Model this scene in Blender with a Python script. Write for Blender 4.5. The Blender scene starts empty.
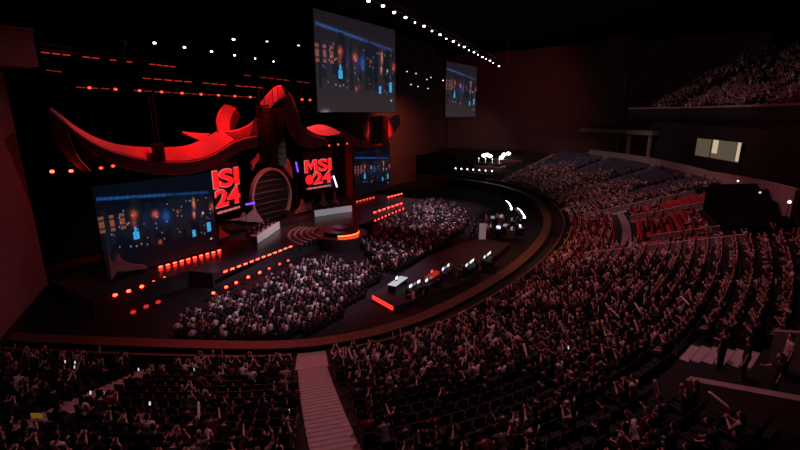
import bpy, math, random, bisect
import numpy as np
from mathutils import Vector, Matrix
rnd = random.Random(7)
SC = bpy.context.scene
COL = SC.collection
R_ = math.radians
# ------------------------------------------------------------------ camera
F = 440.0; TH = math.atan(112/440.0); YAW = R_(33.5); H = 16.0
cth, sth = math.cos(TH), math.sin(TH)
cam = bpy.data.cameras.new('camera'); cam.sensor_width = 36; cam.lens = F*36/800
cam.clip_end = 600
camo = bpy.data.objects.new('camera', cam); COL.objects.link(camo)
camo.location = (0, 0, H); camo.rotation_euler = (R_(90)-TH, 0, YAW-R_(90))
SC.camera = camo
def ray(px, py):
    x = px-400; y = 225-py
    fw = F*cth+y*sth; up = y*cth-F*sth
    return (fw*math.cos(YAW)+x*math.sin(YAW), fw*math.sin(YAW)-x*math.cos(YAW), up)
def atz(px, py, z):
    r = ray(px, py); t = (z-H)/r[2]; return Vector((r[0]*t, r[1]*t, z))
def aty(px, py, Y):
    r = ray(px, py); t = Y/r[1]; return Vector((r[0]*t, Y, H+r[2]*t))
def atx(px, py, X):
    r = ray(px, py); t = X/r[0]; return Vector((X, r[1]*t, H+r[2]*t))
def proj(X, Y, Z):
    fw = X*math.cos(YAW)+Y*math.sin(YAW); la = X*math.sin(YAW)-Y*math.cos(YAW); dz = Z-H
    d = fw*cth-dz*sth; u = dz*cth+fw*sth
    if d < .5: return (-9999, -9999, d)
    return (400+F*la/d, 225-F*u/d, d)
def inpoly(x, y, poly):
    c = False; j = len(poly)-1
    for i in range(len(poly)):
        xi, yi = poly[i]; xj, yj = poly[j]
        if (yi > y) != (yj > y) and x < (xj-xi)*(y-yi)/(yj-yi)+xi: c = not c
        j = i
    return c
# ------------------------------------------------------------------ bowl plan (rail curve)
P = [(3.0,62),(4.2,50),(7.2,38.5),(11,31),(14.4,25),(17.9,19.8),(22.6,16.3),(29.4,14.3),(40.7,13.2),(53,14),(65,17),(78,23.5),(87,32.7),(91.5,46),(92,62)]
def cr(p0, p1, p2, p3, t):
    return tuple(.5*((2*p1[i])+(-p0[i]+p2[i])*t+(2*p0[i]-5*p1[i]+4*p2[i]-p3[i])*t*t+(-p0[i]+3*p1[i]-3*p2[i]+p3[i])*t**3) for i in (0, 1))
pts = []
Q = [P[0]]+P+[P[-1]]
for i in range(len(P)-1):
    for k in range(20): pts.append(cr(Q[i], Q[i+1], Q[i+2], Q[i+3], k/20))
pts.append(P[-1])
for _ in range(30):
    pts = [pts[0]]+[tuple((pts[i-1][j]+2*pts[i][j]+pts[i+1][j])/4 for j in (0, 1)) for i in range(1, len(pts)-1)]+[pts[-1]]
S = [0]
for a, b in zip(pts, pts[1:]): S.append(S[-1]+math.dist(a, b))
L = S[-1]
def RR(u):
    u = max(0, min(L-1e-6, u)); i = bisect.bisect_right(S, u)-1; t = (u-S[i])/(S[i+1]-S[i])
    a, b = pts[i], pts[i+1]; return (a[0]+(b[0]-a[0])*t, a[1]+(b[1]-a[1])*t)
def NN(u):
    a, b = RR(u-1.5), RR(u+1.5); dx, dy = b[0]-a[0], b[1]-a[1]; l = math.hypot(dx, dy); return (dy/l, -dx/l)
def WW(u, d):
    r, n = RR(u), NN(u); return (r[0]+n[0]*d, r[1]+n[1]*d)
UA = np.arange(0, L, .25)
RA = np.array([RR(u) for u in UA]); NA = np.array([NN(u) for u in UA])
def inv(x, y):
    dx = x-RA[:, 0]; dy = y-RA[:, 1]
    i = int(np.argmin(dx*dx+dy*dy))
    return UA[i], dx[i]*NA[i, 0]+dy[i]*NA[i, 1]
def hitd(px, py, d0):            # where the sight line meets the vertical surface at distance d0 behind the rail
    r = ray(px, py); h = math.hypot(r[0], r[1]); started = False
    for k in range(60, 3000):
        s = k*.05/h; x, y = r[0]*s, r[1]*s
        u, d = inv(x, y)
        if d < d0-.3: started = True
        if started and d >= d0: return u, H+r[2]*s, Vector((x, y, H+r[2]*s))
    return None
ROW0, ROWD, RISE, NROW = 2.75, .85, .262, 21
def rowz(k): return 1.2+RISE*k
# ------------------------------------------------------------------ materials
MATS = {}
def mat(name, col, rough=.7, metal=0.0, emit=None, es=0.0, noise=0.0, scale=6.0, bump=0.0, spec=.4):
    if name in MATS: return MATS[name]
    m = bpy.data.materials.new(name); m.use_nodes = True
    nt = m.node_tree; b = nt.nodes['Principled BSDF']
    b.inputs['Base Color'].default_value = (*col, 1); b.inputs['Roughness'].default_value = rough
    b.inputs['Metallic'].default_value = metal; b.inputs['Specular IOR Level'].default_value = spec
    if emit:
        b.inputs['Emission Color'].default_value = (*emit, 1); b.inputs['Emission Strength'].default_value = es
    if noise > 0 or bump > 0:
        tc = nt.nodes.new('ShaderNodeTexCoord'); nz = nt.nodes.new('ShaderNodeTexNoise')
        nz.inputs['Scale'].default_value = scale; nz.inputs['Detail'].default_value = 5
        nt.links.new(tc.outputs['Object'], nz.inputs['Vector'])
        if noise > 0:
            rp = nt.nodes.new('ShaderNodeValToRGB')
            rp.color_ramp.elements[0].position = .3; rp.color_ramp.elements[1].position = .7
            rp.color_ramp.elements[0].color = (*[c*(1-noise) for c in col], 1)
            rp.color_ramp.elements[1].color = (*[min(1, c*(1+noise)) for c in col], 1)
            nt.links.new(nz.outputs['Fac'], rp.inputs['Fac']); nt.links.new(rp.outputs['Color'], b.inputs['Base Color'])
        if bump > 0:
            bp = nt.nodes.new('ShaderNodeBump'); bp.inputs['Strength'].default_value = bump
            nt.links.new(nz.outputs['Fac'], bp.inputs['Height']); nt.links.new(bp.outputs['Normal'], b.inputs['Normal'])
    MATS[name] = m
    return m
def glow(name, col, s, sample=False):
    m = mat(name, (.02, .02, .02), .5, 0, col, s)
    if not sample:
        try: m.cycles.emission_sampling = 'NONE'
        except Exception: pass
    return m
M_conc = mat('concrete', (.30, .27, .27), .85, noise=.15, scale=1.5, bump=.05)
M_stair = mat('stair concrete', (.42, .37, .37), .85, noise=.12, scale=3)
M_nose = mat('stair nosing', (.25, .22, .22), .8)
M_tier = mat('tier floor', (.010, .0085, .0095), .85, noise=.2, scale=2)
M_dark = mat('black paint', (.012, .012, .013), .7)
M_drape = mat('black drape', (.004, .004, .004), 1.0, spec=.05)
M_ceil = mat('ceiling black', (.012, .009, .011), .9)
M_wallred = mat('plaster wall', (.30, .20, .20), .9, noise=.08, scale=.4)
M_wallend = mat('dark red wall', (.13, .07, .072), .9, noise=.1, scale=.3)
M_floor = mat('arena floor', (.018, .014, .016), .9, spec=.1, noise=.2, scale=.7)
M_stage = mat('stage deck', (.06, .055, .06), .28, noise=.15, scale=.5, spec=.6)
M_metal = mat('dark truss metal', (.06, .06, .065), .45, .6)
M_rust = mat('rail top timber', (.09, .045, .024), .6, noise=.2, scale=3)
M_grey = mat('scenic grey', (.38, .34, .34), .6, noise=.1, scale=1)
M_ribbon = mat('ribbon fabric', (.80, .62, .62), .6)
M_ribbon_shaded = mat('shaded ribbon fabric', (.11, .08, .10), .7)  # same ribbon, the shade of its folds put into a darker colour
M_white = mat('white laminate', (.75, .74, .76), .4)
M_steel = mat('steel', (.35, .35, .36), .35, .8)
M_seat_dark = mat('charcoal seat plastic', (.007, .007, .010), .55)
M_seat_red = mat('red seat plastic', (.42, .035, .04), .5)
M_seat_blue = mat('blue seat plastic', (.08, .085, .14), .5)
M_skin = mat('skin', (.62, .42, .34), .55)
M_skin2 = mat('skin tanned', (.50, .33, .26), .55)
M_hair = mat('black hair', (.006, .005, .005), .7, spec=.15)
M_hairb = mat('brown hair', (.025, .014, .010), .7, spec=.15)
M_lip = mat('lips', (.40, .16, .15), .5)
M_eye = mat('eye', (.02, .015, .015), .3)
SHIRTS = [('black', mat('black cloth', (.014, .013, .015), .9)), ('charcoal', mat('charcoal cloth', (.03, .03, .034), .9)),
          ('grey', mat('grey cloth', (.11, .105, .11), .9)), ('white', mat('white cloth', (.66, .64, .66), .9)),
          ('maroon', mat('maroon cloth', (.18, .03, .04), .9)), ('navy', mat('navy cloth', (.025, .03, .06), .9)),
          ('beige', mat('beige cloth', (.42, .34, .28), .9))]
M_trouser = mat('dark trousers', (.022, .022, .028), .9)
M_shoe = mat('shoes', (.05, .05, .05), .7)
# ------------------------------------------------------------------ mesh builder
class MB:
    def __init__(s): s.v = []; s.f = []; s.m = []; s.mi = 0
    def box(s, c, size, rz=0.0, rx=0.0):
        n = len(s.v); M = Matrix.Rotation(rz, 3, 'Z') @ Matrix.Rotation(rx, 3, 'X'); c = Vector(c)
        for dx in (-.5, .5):
            for dy in (-.5, .5):
                for dz in (-.5, .5): s.v.append(tuple(c + M @ Vector((dx*size[0], dy*size[1], dz*size[2]))))
        for q in ((0,1,3,2),(4,6,7,5),(0,4,5,1),(2,3,7,6),(0,2,6,4),(1,5,7,3)): s.f.append([n+i for i in q]); s.m.append(s.mi)
    def tube(s, ps, rs, seg=8, up=None, ell=None, caps=True):
        # lofted tapering tube; ell = (a,b) squash of each ring in x and in the other axis
        ps = [Vector(p) for p in ps]; n0 = len(s.v)
        if not isinstance(rs, (list, tuple)): rs = [rs]*len(ps)
        for i, p in enumerate(ps):
            t = (ps[min(i+1, len(ps)-1)]-ps[max(i-1, 0)]).normalized()
            ref = Vector((1, 0, 0)) if abs(t.x) < .8 else Vector((0, 1, 0))
            a = (ref - t*ref.dot(t)).normalized(); b = t.cross(a)
            ea, eb = ell[i] if ell else (1, 1)
            for k in range(seg):
                an = 2*math.pi*k/seg
                s.v.append(tuple(p + a*(rs[i]*ea*math.cos(an)) + b*(rs[i]*eb*math.sin(an))))
        for i in range(len(ps)-1):
            for k in range(seg):
                k2 = (k+1) % seg
                s.f.append([n0+i*seg+k, n0+i*seg+k2, n0+(i+1)*seg+k2, n0+(i+1)*seg+k]); s.m.append(s.mi)
        if caps:
            s.f.append([n0+k for k in range(seg)][::-1]); s.m.append(s.mi)
            e = n0+(len(ps)-1)*seg; s.f.append([e+k for k in range(seg)]); s.m.append(s.mi)
    def ball(s, c, r, seg=10, rings=6):
        c = Vector(c); n0 = len(s.v)
        if not isinstance(r, (tuple, list)): r = (r, r, r)
        s.v.append((c.x, c.y, c.z-r[2]))
        for i in range(1, rings):
            ph = -math.pi/2+math.pi*i/rings
            for k in range(seg):
                a = 2*math.pi*k/seg
                s.v.append((c.x+r[0]*math.cos(ph)*math.cos(a), c.y+r[1]*math.cos(ph)*math.sin(a), c.z+r[2]*math.sin(ph)))
        s.v.append((c.x, c.y, c.z+r[2])); top = len(s.v)-1
        for k in range(seg):
            k2 = (k+1) % seg
            s.f.append([n0, n0+1+k2, n0+1+k]); s.m.append(s.mi)
            for i in range(rings-2):
                a = n0+1+i*seg
                s.f.append([a+k, a+k2, a+seg+k2, a+seg+k]); s.m.append(s.mi)
            a = n0+1+(rings-2)*seg
            s.f.append([a+k, a+k2, top]); s.m.append(s.mi)
    def strip(s, A, B):          # ruled surface between two polylines
        n = len(s.v); k = len(A)
        s.v += [tuple(p) for p in A]+[tuple(p) for p in B]
        for i in range(k-1): s.f.append([n+i, n+i+1, n+k+i+1, n+k+i]); s.m.append(s.mi)
    def prism(s, poly, vec):     # extrude a 3-D polygon along vec
        n = len(s.v); k = len(poly); vec = Vector(vec)
        s.v += [tuple(p) for p in poly]+[tuple(Vector(p)+vec) for p in poly]
        s.f.append(list(range(n, n+k))[::-1]); s.m.append(s.mi); s.f.append(list(range(n+k, n+2*k))); s.m.append(s.mi)
        for i in range(k):
            j = (i+1) % k; s.f.append([n+i, n+j, n+k+j, n+k+i]); s.m.append(s.mi)
    def mesh(s, name, mats, smooth=False):
        me = bpy.data.meshes.new(name); me.from_pydata(s.v, [], s.f)
        if not isinstance(mats, (list, tuple)): mats = [mats]
        for m in mats: me.materials.append(m)
        if len(mats) > 1: me.polygons.foreach_set('material_index', s.m)
        if smooth: me.polygons.foreach_set('use_smooth', [True]*len(me.polygons))
        me.update(); return me
    def build(s, name, mats, parent=None, smooth=False):
        return link(name, s.mesh(name, mats, smooth), parent)
def link(name, data, parent=None):
    o = bpy.data.objects.new(name, data); COL.objects.link(o)
    if parent is not None: o.parent = parent
    return o
LABELS = set()
def tag(o, label, cat, group=None, kind=None):
    o['label'] = label; o['category'] = cat
    if group: o['group'] = group
    if kind: o['kind'] = kind
    return o
def struct(o): o['kind'] = 'structure'; return o
def empty(name, loc=(0, 0, 0), rz=0.0):
    o = link(name, None); o.location = loc; o.rotation_euler = (0, 0, rz); o.empty_display_size = .1
    return o
def copy_tree(o, parent=None):
    c = o.copy(); COL.objects.link(c)
    if parent is not None: c.parent = parent
    for ch in list(o.children): copy_tree(ch, c)
    return c
ONES = 'zero one two three four five six seven eight nine ten eleven twelve thirteen fourteen fifteen sixteen seventeen eighteen nineteen'.split()
TENS = '- - twenty thirty forty fifty sixty seventy eighty ninety'.split()
def word(n):
    if n < 20: return ONES[n]
    if n >= 100: return 'hundred-'+word(n-100) if n > 100 else 'hundred'
    return TENS[n//10]+('-'+ONES[n % 10] if n % 10 else '')
ORD = ['first','second','third','fourth','fifth','sixth','seventh','eighth','ninth','tenth','eleventh','twelfth','thirteenth','fourteenth','fifteenth','sixteenth','seventeenth','eighteenth','nineteenth','twentieth','twenty-first','twenty-second','twenty-third','twenty-fourth']
def solid(me, t):
    o = bpy.data.objects.new('tmp', me); COL.objects.link(o)
    md = o.modifiers.new('s', 'SOLIDIFY'); md.thickness = t; md.offset = 0
    dg = bpy.context.evaluated_depsgraph_get(); r = bpy.data.meshes.new_from_object(o.evaluated_get(dg))
    bpy.data.objects.remove(o); return r
def remesh(me, vox, smooth=2):
    o = bpy.data.objects.new('tmp', me); COL.objects.link(o)
    md = o.modifiers.new('r', 'REMESH'); md.mode = 'VOXEL'; md.voxel_size = vox
    if smooth:
        sm = o.modifiers.new('s', 'SMOOTH'); sm.iterations = smooth; sm.factor = .5
    dg = bpy.context.evaluated_depsgraph_get(); r = bpy.data.meshes.new_from_object(o.evaluated_get(dg))
    bpy.data.objects.remove(o)
    r.polygons.foreach_set('use_smooth', [True]*len(r.polygons)); return r
# ------------------------------------------------------------------ people: detailed prototypes
ARMS = {  # right arm (x>0): elbow, wrist, fingertip direction
 'lap':   ((.25,.03,.80), (.15,.26,.67), (-.35,.85,-.2)),
 'clap':  ((.27,.13,.84), (.075,.34,1.00), (-.15,.55,.8)),
 'claph': ((.28,.20,1.06), (.09,.30,1.31), (-.2,.2,.95)),
 'up':    ((.30,.07,1.28), (.29,.11,1.53), (-.05,.1,1)),
 'wide':  ((.40,.08,1.16), (.52,.14,1.39), (.2,.15,.95)),
 'phone': ((.22,.18,.92), (.085,.36,1.13), (-.1,.45,.85)),
 'stick': ((.29,.20,1.00), (.24,.40,1.17), (-.2,.8,.5)),
 'knee':  ((.26,.16,.82), (.17,.42,.64), (0,.95,-.3)),
 'desk':  ((.25,.12,.82), (.16,.36,.78), (-.2,.95,0)),
 'side':  ((.27,-.02,.80), (.28,.03,.55), (0,.15,-1)),
}
def make_person(pr, pl, stand=False, longhair=False, lean=0.0, vox=.011):
    """returns meshes body, shirt, trousers, hair; faces +Y, origin on the floor"""
    hz = .37 if stand else 0.0
    A = lambda x, y, z: (x, y + lean*max(0, z-.56), z+hz)
    b = MB()
    tor = [A(0,0,.50), A(0,0,.60), A(0,.005,.76), A(0,0,.96), A(0,0,1.07), A(0,0,1.13)]
    tr = [.14, .165, .145, .17, .165, .09]; te = [(1,.75),(1,.78),(1,.72),(1,.68),(1.05,.6),(1,.75)]
    b.tube(tor, tr, 14, ell=te)
    b.tube([A(0,-.005,1.08), A(0,.005,1.16), A(0,.015,1.25)], [.062,.052,.055], 10)
    hc = A(0,.025,1.315)
    b.ball(hc, (.077,.098,.117), 16, 10)
    b.ball((hc[0],hc[1]+.045,hc[2]-.062), (.052,.05,.05), 10, 6)          # jaw
    b.tube([(hc[0],hc[1]+.085,hc[2]+.015), (hc[0],hc[1]+.118,hc[2]-.028), (hc[0],hc[1]+.085,hc[2]-.035)], [.011,.017,.012], 8)   # nose
    b.ball((hc[0],hc[1]+.092,hc[2]-.062), (.028,.013,.012), 8, 5)         # mouth
    for sx in (-1, 1):
        b.ball((hc[0]+sx*.079,hc[1]-.008,hc[2]-.005), (.012,.024,.034), 8, 5)   # ears
        b.ball((hc[0]+sx*.031,hc[1]+.082,hc[2]+.018), (.017,.014,.012), 8, 5)   # eyes
    sleeves = []
    for sx, pose in ((1, pr), (-1, pl)):
        e, w, dr = ARMS[pose]
        sh = A(sx*.185, 0, 1.065); el = A(sx*e[0], e[1], e[2]); wr = A(sx*w[0], w[1], w[2])
        b.tube([A(sx*.09,0,1.06), sh], [.07,.066], 10)
        b.ball(sh, .064, 10, 6)
        b.tube([sh, tuple((Vector(sh)+Vector(el))/2), el], [.060,.052,.043], 10); b.ball(el, .043, 8, 6)
        V = Vector(wr)-Vector(el)
        b.tube([el, tuple(Vector(el)+V*.35), wr], [.042,.043,.028], 10); b.ball(wr, .029, 8, 6)
        d = Vector((sx*dr[0], dr[1], dr[2])).normalized()
        lat = d.cross(Vector((sx*1.0, .25, 0))).normalized()
        nrm = lat.cross(d).normalized()
        if nrm.x*sx > 0: nrm = -nrm      # palm faces inwards
        W = Vector(wr)
        b.tube([W, W+d*.045, W+d*.09], [.028,.038,.038], 10, ell=None)
        for q, (o_, ln) in enumerate(((-.030,.062),(-.010,.075),(.011,.070),(.031,.055))):
            p0 = W+d*.075+lat*o_; p1 = p0+d*ln*.5+lat*o_*.25; p2 = p1+d*ln*.45+nrm*.018
            b.tube([p0, p1, p2], [.0105,.0098,.0088], 7)
        p0 = W+d*.03+lat*-.03; p1 = p0+d*.03+lat*-.03; p2 = p1+d*.035+lat*-.008+nrm*.01
        b.tube([p0, p1, p2], [.014,.012,.010], 7)
        sleeves.append((A(sx*.09,0,1.06), sh, el))
    legs = []
    for sx in (-1, 1):
        if stand: hip, kn, an, toe = A(sx*.09,0,.53), (sx*.10,.015,.50), (sx*.11,-.02,.08), (sx*.13,.15,.03)
        else: hip, kn, an, toe = (sx*.09,.02,.545), (sx*.12,.44,.535), (sx*.12,.40,.09), (sx*.14,.56,.03)
        mid = tuple((Vector(hip)+Vector(kn))/2)
        b.tube([hip, mid, kn], [.088,.078,.06], 10); b.ball(kn, .06, 10, 6)
        b.tube([kn, tuple(Vector(kn).lerp(Vector(an), .35)), an], [.057,.056,.037], 10); b.ball(an, .042, 8, 6)
        b.tube([(an[0],an[1]-.03,.045), toe], [.044,.034], 8, ell=[(1,.9),(1.1,.8)])
        legs.append((hip, mid, kn, an))
    body = remesh(b.mesh('body', M_skin), vox, 1)
    body.materials.clear()
    for m in (M_skin, M_lip, M_eye, M_shoe): body.materials.append(m)
    mi = []
    for p in body.polygons:
        c = p.center; q = 0
        if abs(c.x-hc[0]) < .026 and abs(c.z-(hc[2]-.062)) < .008 and c.y > hc[1]+.085: q = 1
        elif abs(abs(c.x-hc[0])-.031) < .012 and abs(c.z-(hc[2]+.018)) < .008 and c.y > hc[1]+.08: q = 2
        elif c.z < .10: q = 3
        mi.append(q)
    body.polygons.foreach_set('material_index', mi)
    s = MB()
    s.tube([A(0,0,.55), A(0,0,.62), A(0,.005,.76), A(0,0,.96), A(0,0,1.075), A(0,0,1.125)], [.175,.185,.168,.186,.178,.10], 14, ell=te)
    for a0, sh, el in sleeves:
        s.tube([a0, sh], [.085,.08], 10); s.ball(sh, .079, 10, 6)
        e2 = Vector(sh).lerp(Vector(el), .8); s.tube([sh, tuple(Vector(sh).lerp(Vector(el), .4)), tuple(e2)], [.076,.068,.063], 10)
    shirt = remesh(s.mesh('shirt', SHIRTS[0][1]), .02, 1)
    t = MB()
    t.tube([A(0,0,.47), A(0,0,.56), A(0,0,.63)], [.15,.175,.165], 14, ell=[(1,.78)]*3)
    for hip, mid, kn, an in legs:
        t.tube([hip, mid, kn], [.10,.09,.073], 10); t.ball(kn, .073, 10, 6)
        t.tube([kn, tuple(Vector(kn).lerp(Vector(an), .35)), tuple(Vector(kn).lerp(Vector(an), .93))], [.07,.068,.056], 10)
    trous = remesh(t.mesh('trousers', M_trouser), .02, 1)
    h = MB()
    h.ball((hc[0],hc[1]-.022,hc[2]+.028), (.089,.098,.104), 14, 9)
    if longhair:
        h.tube([(hc[0],hc[1]-.05,hc[2]+.05), (hc[0],hc[1]-.085,hc[2]-.06), (hc[0],hc[1]-.11,hc[2]-.26)], [.075,.085,.05], 12, ell=[(1.1,.6)]*3)
        for sx in (-1, 1): h.tube([(hc[0]+sx*.07,hc[1]-.02,hc[2]+.03), (hc[0]+sx*.085,hc[1]-.03,hc[2]-.12)], [.03,.025], 8)
    else:
        h.ball((hc[0],hc[1]-.06,hc[2]-.02), (.07,.055,.07), 10, 7)
    hair = remesh(h.mesh('hair', M_hair), .013, 2)
    return body, shirt, trous, hair
VAR = {}
def variant(key, *a, **k):
    if key not in VAR: VAR[key] = make_person(*a, **k)
    return VAR[key]
SEATED = [('sitting with hands in the lap', 'lap', 'lap', 0, False), ('clapping at chest height', 'clap', 'clap', .08, False),
          ('clapping at chest height', 'clap', 'clap', 0, True), ('clapping above the face', 'claph', 'claph', 0, False),
          ('raising both arms', 'up', 'up', 0, False), ('raising one arm', 'up', 'lap', 0, True), ('spreading raised arms', 'wide', 'wide', 0, False),
          ('holding hands before the face', 'phone', 'phone', .03, True), ('reaching one arm forward', 'stick', 'lap', .05, False),
          ('leaning onto the knees', 'knee', 'knee', .45, False), ('sitting with long hair', 'lap', 'lap', 0, True)]
SEAT_W = [3.0, 1.6, 1.7, .8, .4, .5, .25, 1.7, 1.4, 1.5, 2.4]
def put_person(vi, loc, rz, shirt, hair=M_hair, skin=M_skin, scale=1.0, stand=None, parent_name='person'):
    if stand: me = variant(('st', stand), *stand, stand=True)
    else:
        _, pr, pl, lean, lh = SEATED[vi]; me = variant(vi, pr, pl, longhair=lh, lean=lean)
    o = link(parent_name, me[0]); o.location = loc; o.rotation_euler = (0, 0, rz); o.scale = (scale,)*3
    for nm, m, mt in (('shirt', me[1], shirt), ('trousers', me[2], None), ('hair', me[3], hair)):
        c = link(nm, m, o)
        if mt is not None:
            c.material_slots[0].link = 'OBJECT'; c.material_slots[0].material = mt
    if skin is not M_skin:
        o.material_slots[0].link = 'OBJECT'; o.material_slots[0].material = skin
    return o
# ------------------------------------------------------------------ people: light templates for the uncountable crowd
def low_template(pr, pl, stand=False):
    b = MB(); hz = .37 if stand else 0
    A = lambda x, y, z: (x, y, z+hz)
    b.mi = 1
    b.tube([A(0,0,.5), A(0,0,.78), A(0,0,1.04), A(0,0,1.12)], [.17,.15,.19,.09], 7, ell=[(1,.8),(1,.7),(1,.62),(1,.8)])
    b.mi = 0
    b.ball(A(0,.03,1.30), (.076,.092,.118), 7, 5)
    b.mi = 2
    b.ball(A(0,-.005,1.335), (.09,.095,.11), 7, 5)
    for sx, pose in ((1, pr), (-1, pl)):
        e, w, dr = ARMS[pose]; d = Vector((sx*dr[0], dr[1], dr[2])).normalized()
        sh, el, wr = A(sx*.19,0,1.06), A(sx*e[0],e[1],e[2]), A(sx*w[0],w[1],w[2])
        b.mi = 1; b.tube([sh, tuple(Vector(sh).lerp(Vector(el), .85))], [.07,.058], 5, caps=False)
        b.mi = 0; b.tube([tuple(Vector(sh).lerp(Vector(el), .8)), el, wr, tuple(Vector(wr)+d*.08), tuple(Vector(wr)+d*.17)], [.046,.045,.032,.05,.02], 5)
    b.mi = 3
    for sx in (-1, 1):
        if stand: b.tube([A(sx*.09,0,.55), (sx*.1,0,.5), (sx*.11,0,.04)], [.09,.075,.05], 5)
        else: b.tube([(sx*.09,.02,.545), (sx*.12,.44,.53), (sx*.12,.42,.05)], [.09,.075,.05], 5)
    return np.array(b.v), b.f, np.array(b.m)
LOWT = [low_template('lap','lap'), low_template('clap','clap'), low_template('claph','claph'), low_template('up','up'),
        low_template('up','lap'), low_template('phone','phone'), low_template('wide','wide'), low_template('clap','clap', True)]
class Crowd:
    """merges many light figures into one mesh (the uncountable part of the crowd)"""
    def __init__(s): s.V = []; s.faces = []; s.mi = []; s.n = 0
    def add(s, T, loc, rz, shirt, skin, hair, sc=1.0):
        v, f, m = T; c, q = math.cos(rz), math.sin(rz)
        x = v[:, 0]*sc; y = v[:, 1]*sc
        s.V.append(np.stack([x*c-y*q+loc[0], x*q+y*c+loc[1], v[:, 2]*sc+loc[2]], 1))
        lut = {0: skin, 1: 4+shirt, 2: hair, 3: 11}
        s.faces += [[i+s.n for i in ff] for ff in f]; s.mi += [lut[int(k)] for k in m]; s.n += len(v)
    def build(s, name):
        me = bpy.data.meshes.new(name)
        V = np.concatenate(s.V) if s.V else np.zeros((0, 3))
        me.vertices.add(len(V)); me.vertices.foreach_set('co', V.astype(np.float32).ravel())
        tot = np.array([len(f) for f in s.faces]); li = np.array([i for f in s.faces for i in f], dtype=np.int32)
        me.loops.add(len(li)); me.loops.foreach_set('vertex_index', li)
        me.polygons.add(len(tot)); me.polygons.foreach_set('loop_start', np.concatenate([[0], np.cumsum(tot)[:-1]]).astype(np.int32))
        for m in (M_skin, M_skin2, M_hair, M_hairb, *[x[1] for x in SHIRTS], M_trouser): me.materials.append(m)
        me.polygons.foreach_set('material_index', np.array(s.mi, dtype=np.int32))
        me.update(calc_edges=True); me.validate()
        return link(name, me)
def pick_shirt(bright=0.0):
    r = rnd.random()
    w = [.46-.3*bright, .2, .11, .06+.34*bright, .05, .10, .03]
    t = sum(w); r *= t
    for i, x in enumerate(w):
        r -= x
        if r < 0: return i
    return 0
#====================================================================== SETTING
def lamp(name, kind, loc, target, col, power, size=.4, cone=60, blend=.6):
    l = bpy.data.lights.new(name, kind); l.color = col; l.energy = power
    if kind == 'SPOT': l.spot_size = R_(cone); l.spot_blend = blend; l.shadow_soft_size = size
    elif kind == 'POINT': l.shadow_soft_size = size
    elif kind == 'AREA': l.size = size
    o = link(name, l); o.location = loc
    if target is not None:
        o.rotation_euler = (Vector(target)-Vector(loc)).to_track_quat('-Z', 'Y').to_euler()
    return o
exec_parts = []
# floor -------------------------------------------------------------------------
m = MB(); m.box((47, 40, -.15), (110, 70, .3)); struct(m.build('floor', M_floor))
# seating tier ------------------------------------------------------------------
us = [u for u in np.arange(6, 150.1, 1.0)]
def ring(mb, us, d0, d1, z0, z1):
    """a solid band between two distances behind the rail"""
    a = [(*WW(u, d0), z1) for u in us]; b = [(*WW(u, d1), z1) for u in us]
    c = [(*WW(u, d0), z0) for u in us]; e = [(*WW(u, d1), z0) for u in us]
    mb.strip(a, b); mb.strip(b, e); mb.strip(e, c); mb.strip(c, a)
    for i in (0, -1):
        n = len(mb.v); mb.v += [a[i], b[i], e[i], c[i]]; mb.f.append([n, n+1, n+2, n+3]); mb.m.append(mb.mi)
m = MB()
ring(m, us, .4, ROW0, 0, 1.0)
for k in range(NROW):
    uu = us
    ring(m, uu, ROW0+ROWD*k, ROW0+ROWD*(k+1), rowz(k)-.5, rowz(k))
struct(m.build('seating_tier', M_tier))
m = MB(); ring(m, us, -.35, .40, 0, 1.38); w = struct(m.build('wall_rail', M_dark))
m = MB(); ring(m, us, -.50, .52, 1.38, 1.46); struct(m.build('trim_rail', M_rust))
for seg in (list(np.linspace(6, 45.3, 41)), list(np.arange(47.4, 150, 1.0))):
    m = MB(); ring(m, seg, 2.05, 2.18, 1.0, 1.85); struct(m.build('wall_front', M_dark))
    m = MB(); ring(m, seg, 2.02, 2.21, 1.85, 1.9); struct(m.build('trim_front', M_rust))
m = MB(); ring(m, [45.5, 46.36, 47.22], .62, ROW0-.02, .9, 1.06); struct(m.build('floor_landing', M_stair))
# aisles --------------------------------------------------------------------------
AISLES = [(22, .6, 0, NROW), (37.5, .62, 0, NROW), (46.3, .86, 0, NROW), (55.5, .9, 16, 19), (57.5, .5, 0, 14), (64.5, .5, 0, NROW), (72, .5, 4, NROW), (76.3, .5, 9, NROW),
          (86, .5, 8, NROW), (91, .55, 2, NROW), (99.5, .5, 0, NROW), (108, .5, 0, NROW), (117, .5, 0, NROW), (125.5, .5, 0, NROW)]
def axis(ua, d):            # the wide pale stairs run slightly askew to the rail
    return WW(ua+(.036*d if ua == 46.3 else 0), d)
for ua, hw, k0, k1 in AISLES:
    q_ = axis(ua, 13); n = Vector((q_[0]-axis(ua, 0)[0], q_[1]-axis(ua, 0)[1])).normalized(); ang = math.atan2(n[1], n[0])-math.pi/2
    m = MB()
    for k in range(k0, k1):
        for h in range(2):
            d = ROW0+ROWD*k+ROWD*(.25+.5*h); x, y = axis(ua, d); z = rowz(k)+h*RISE/2
            m.mi = 0; m.box((x, y, z-.04), (hw*2, ROWD*.5+.002, .14), ang)
            m.mi = 1; x2, y2 = axis(ua, d-ROWD*.25+.035); m.box((x2, y2, z+.031), (hw*2-.04, .05, .012), ang)
    struct(m.build('stairway', [M_stair, M_nose]))
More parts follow.
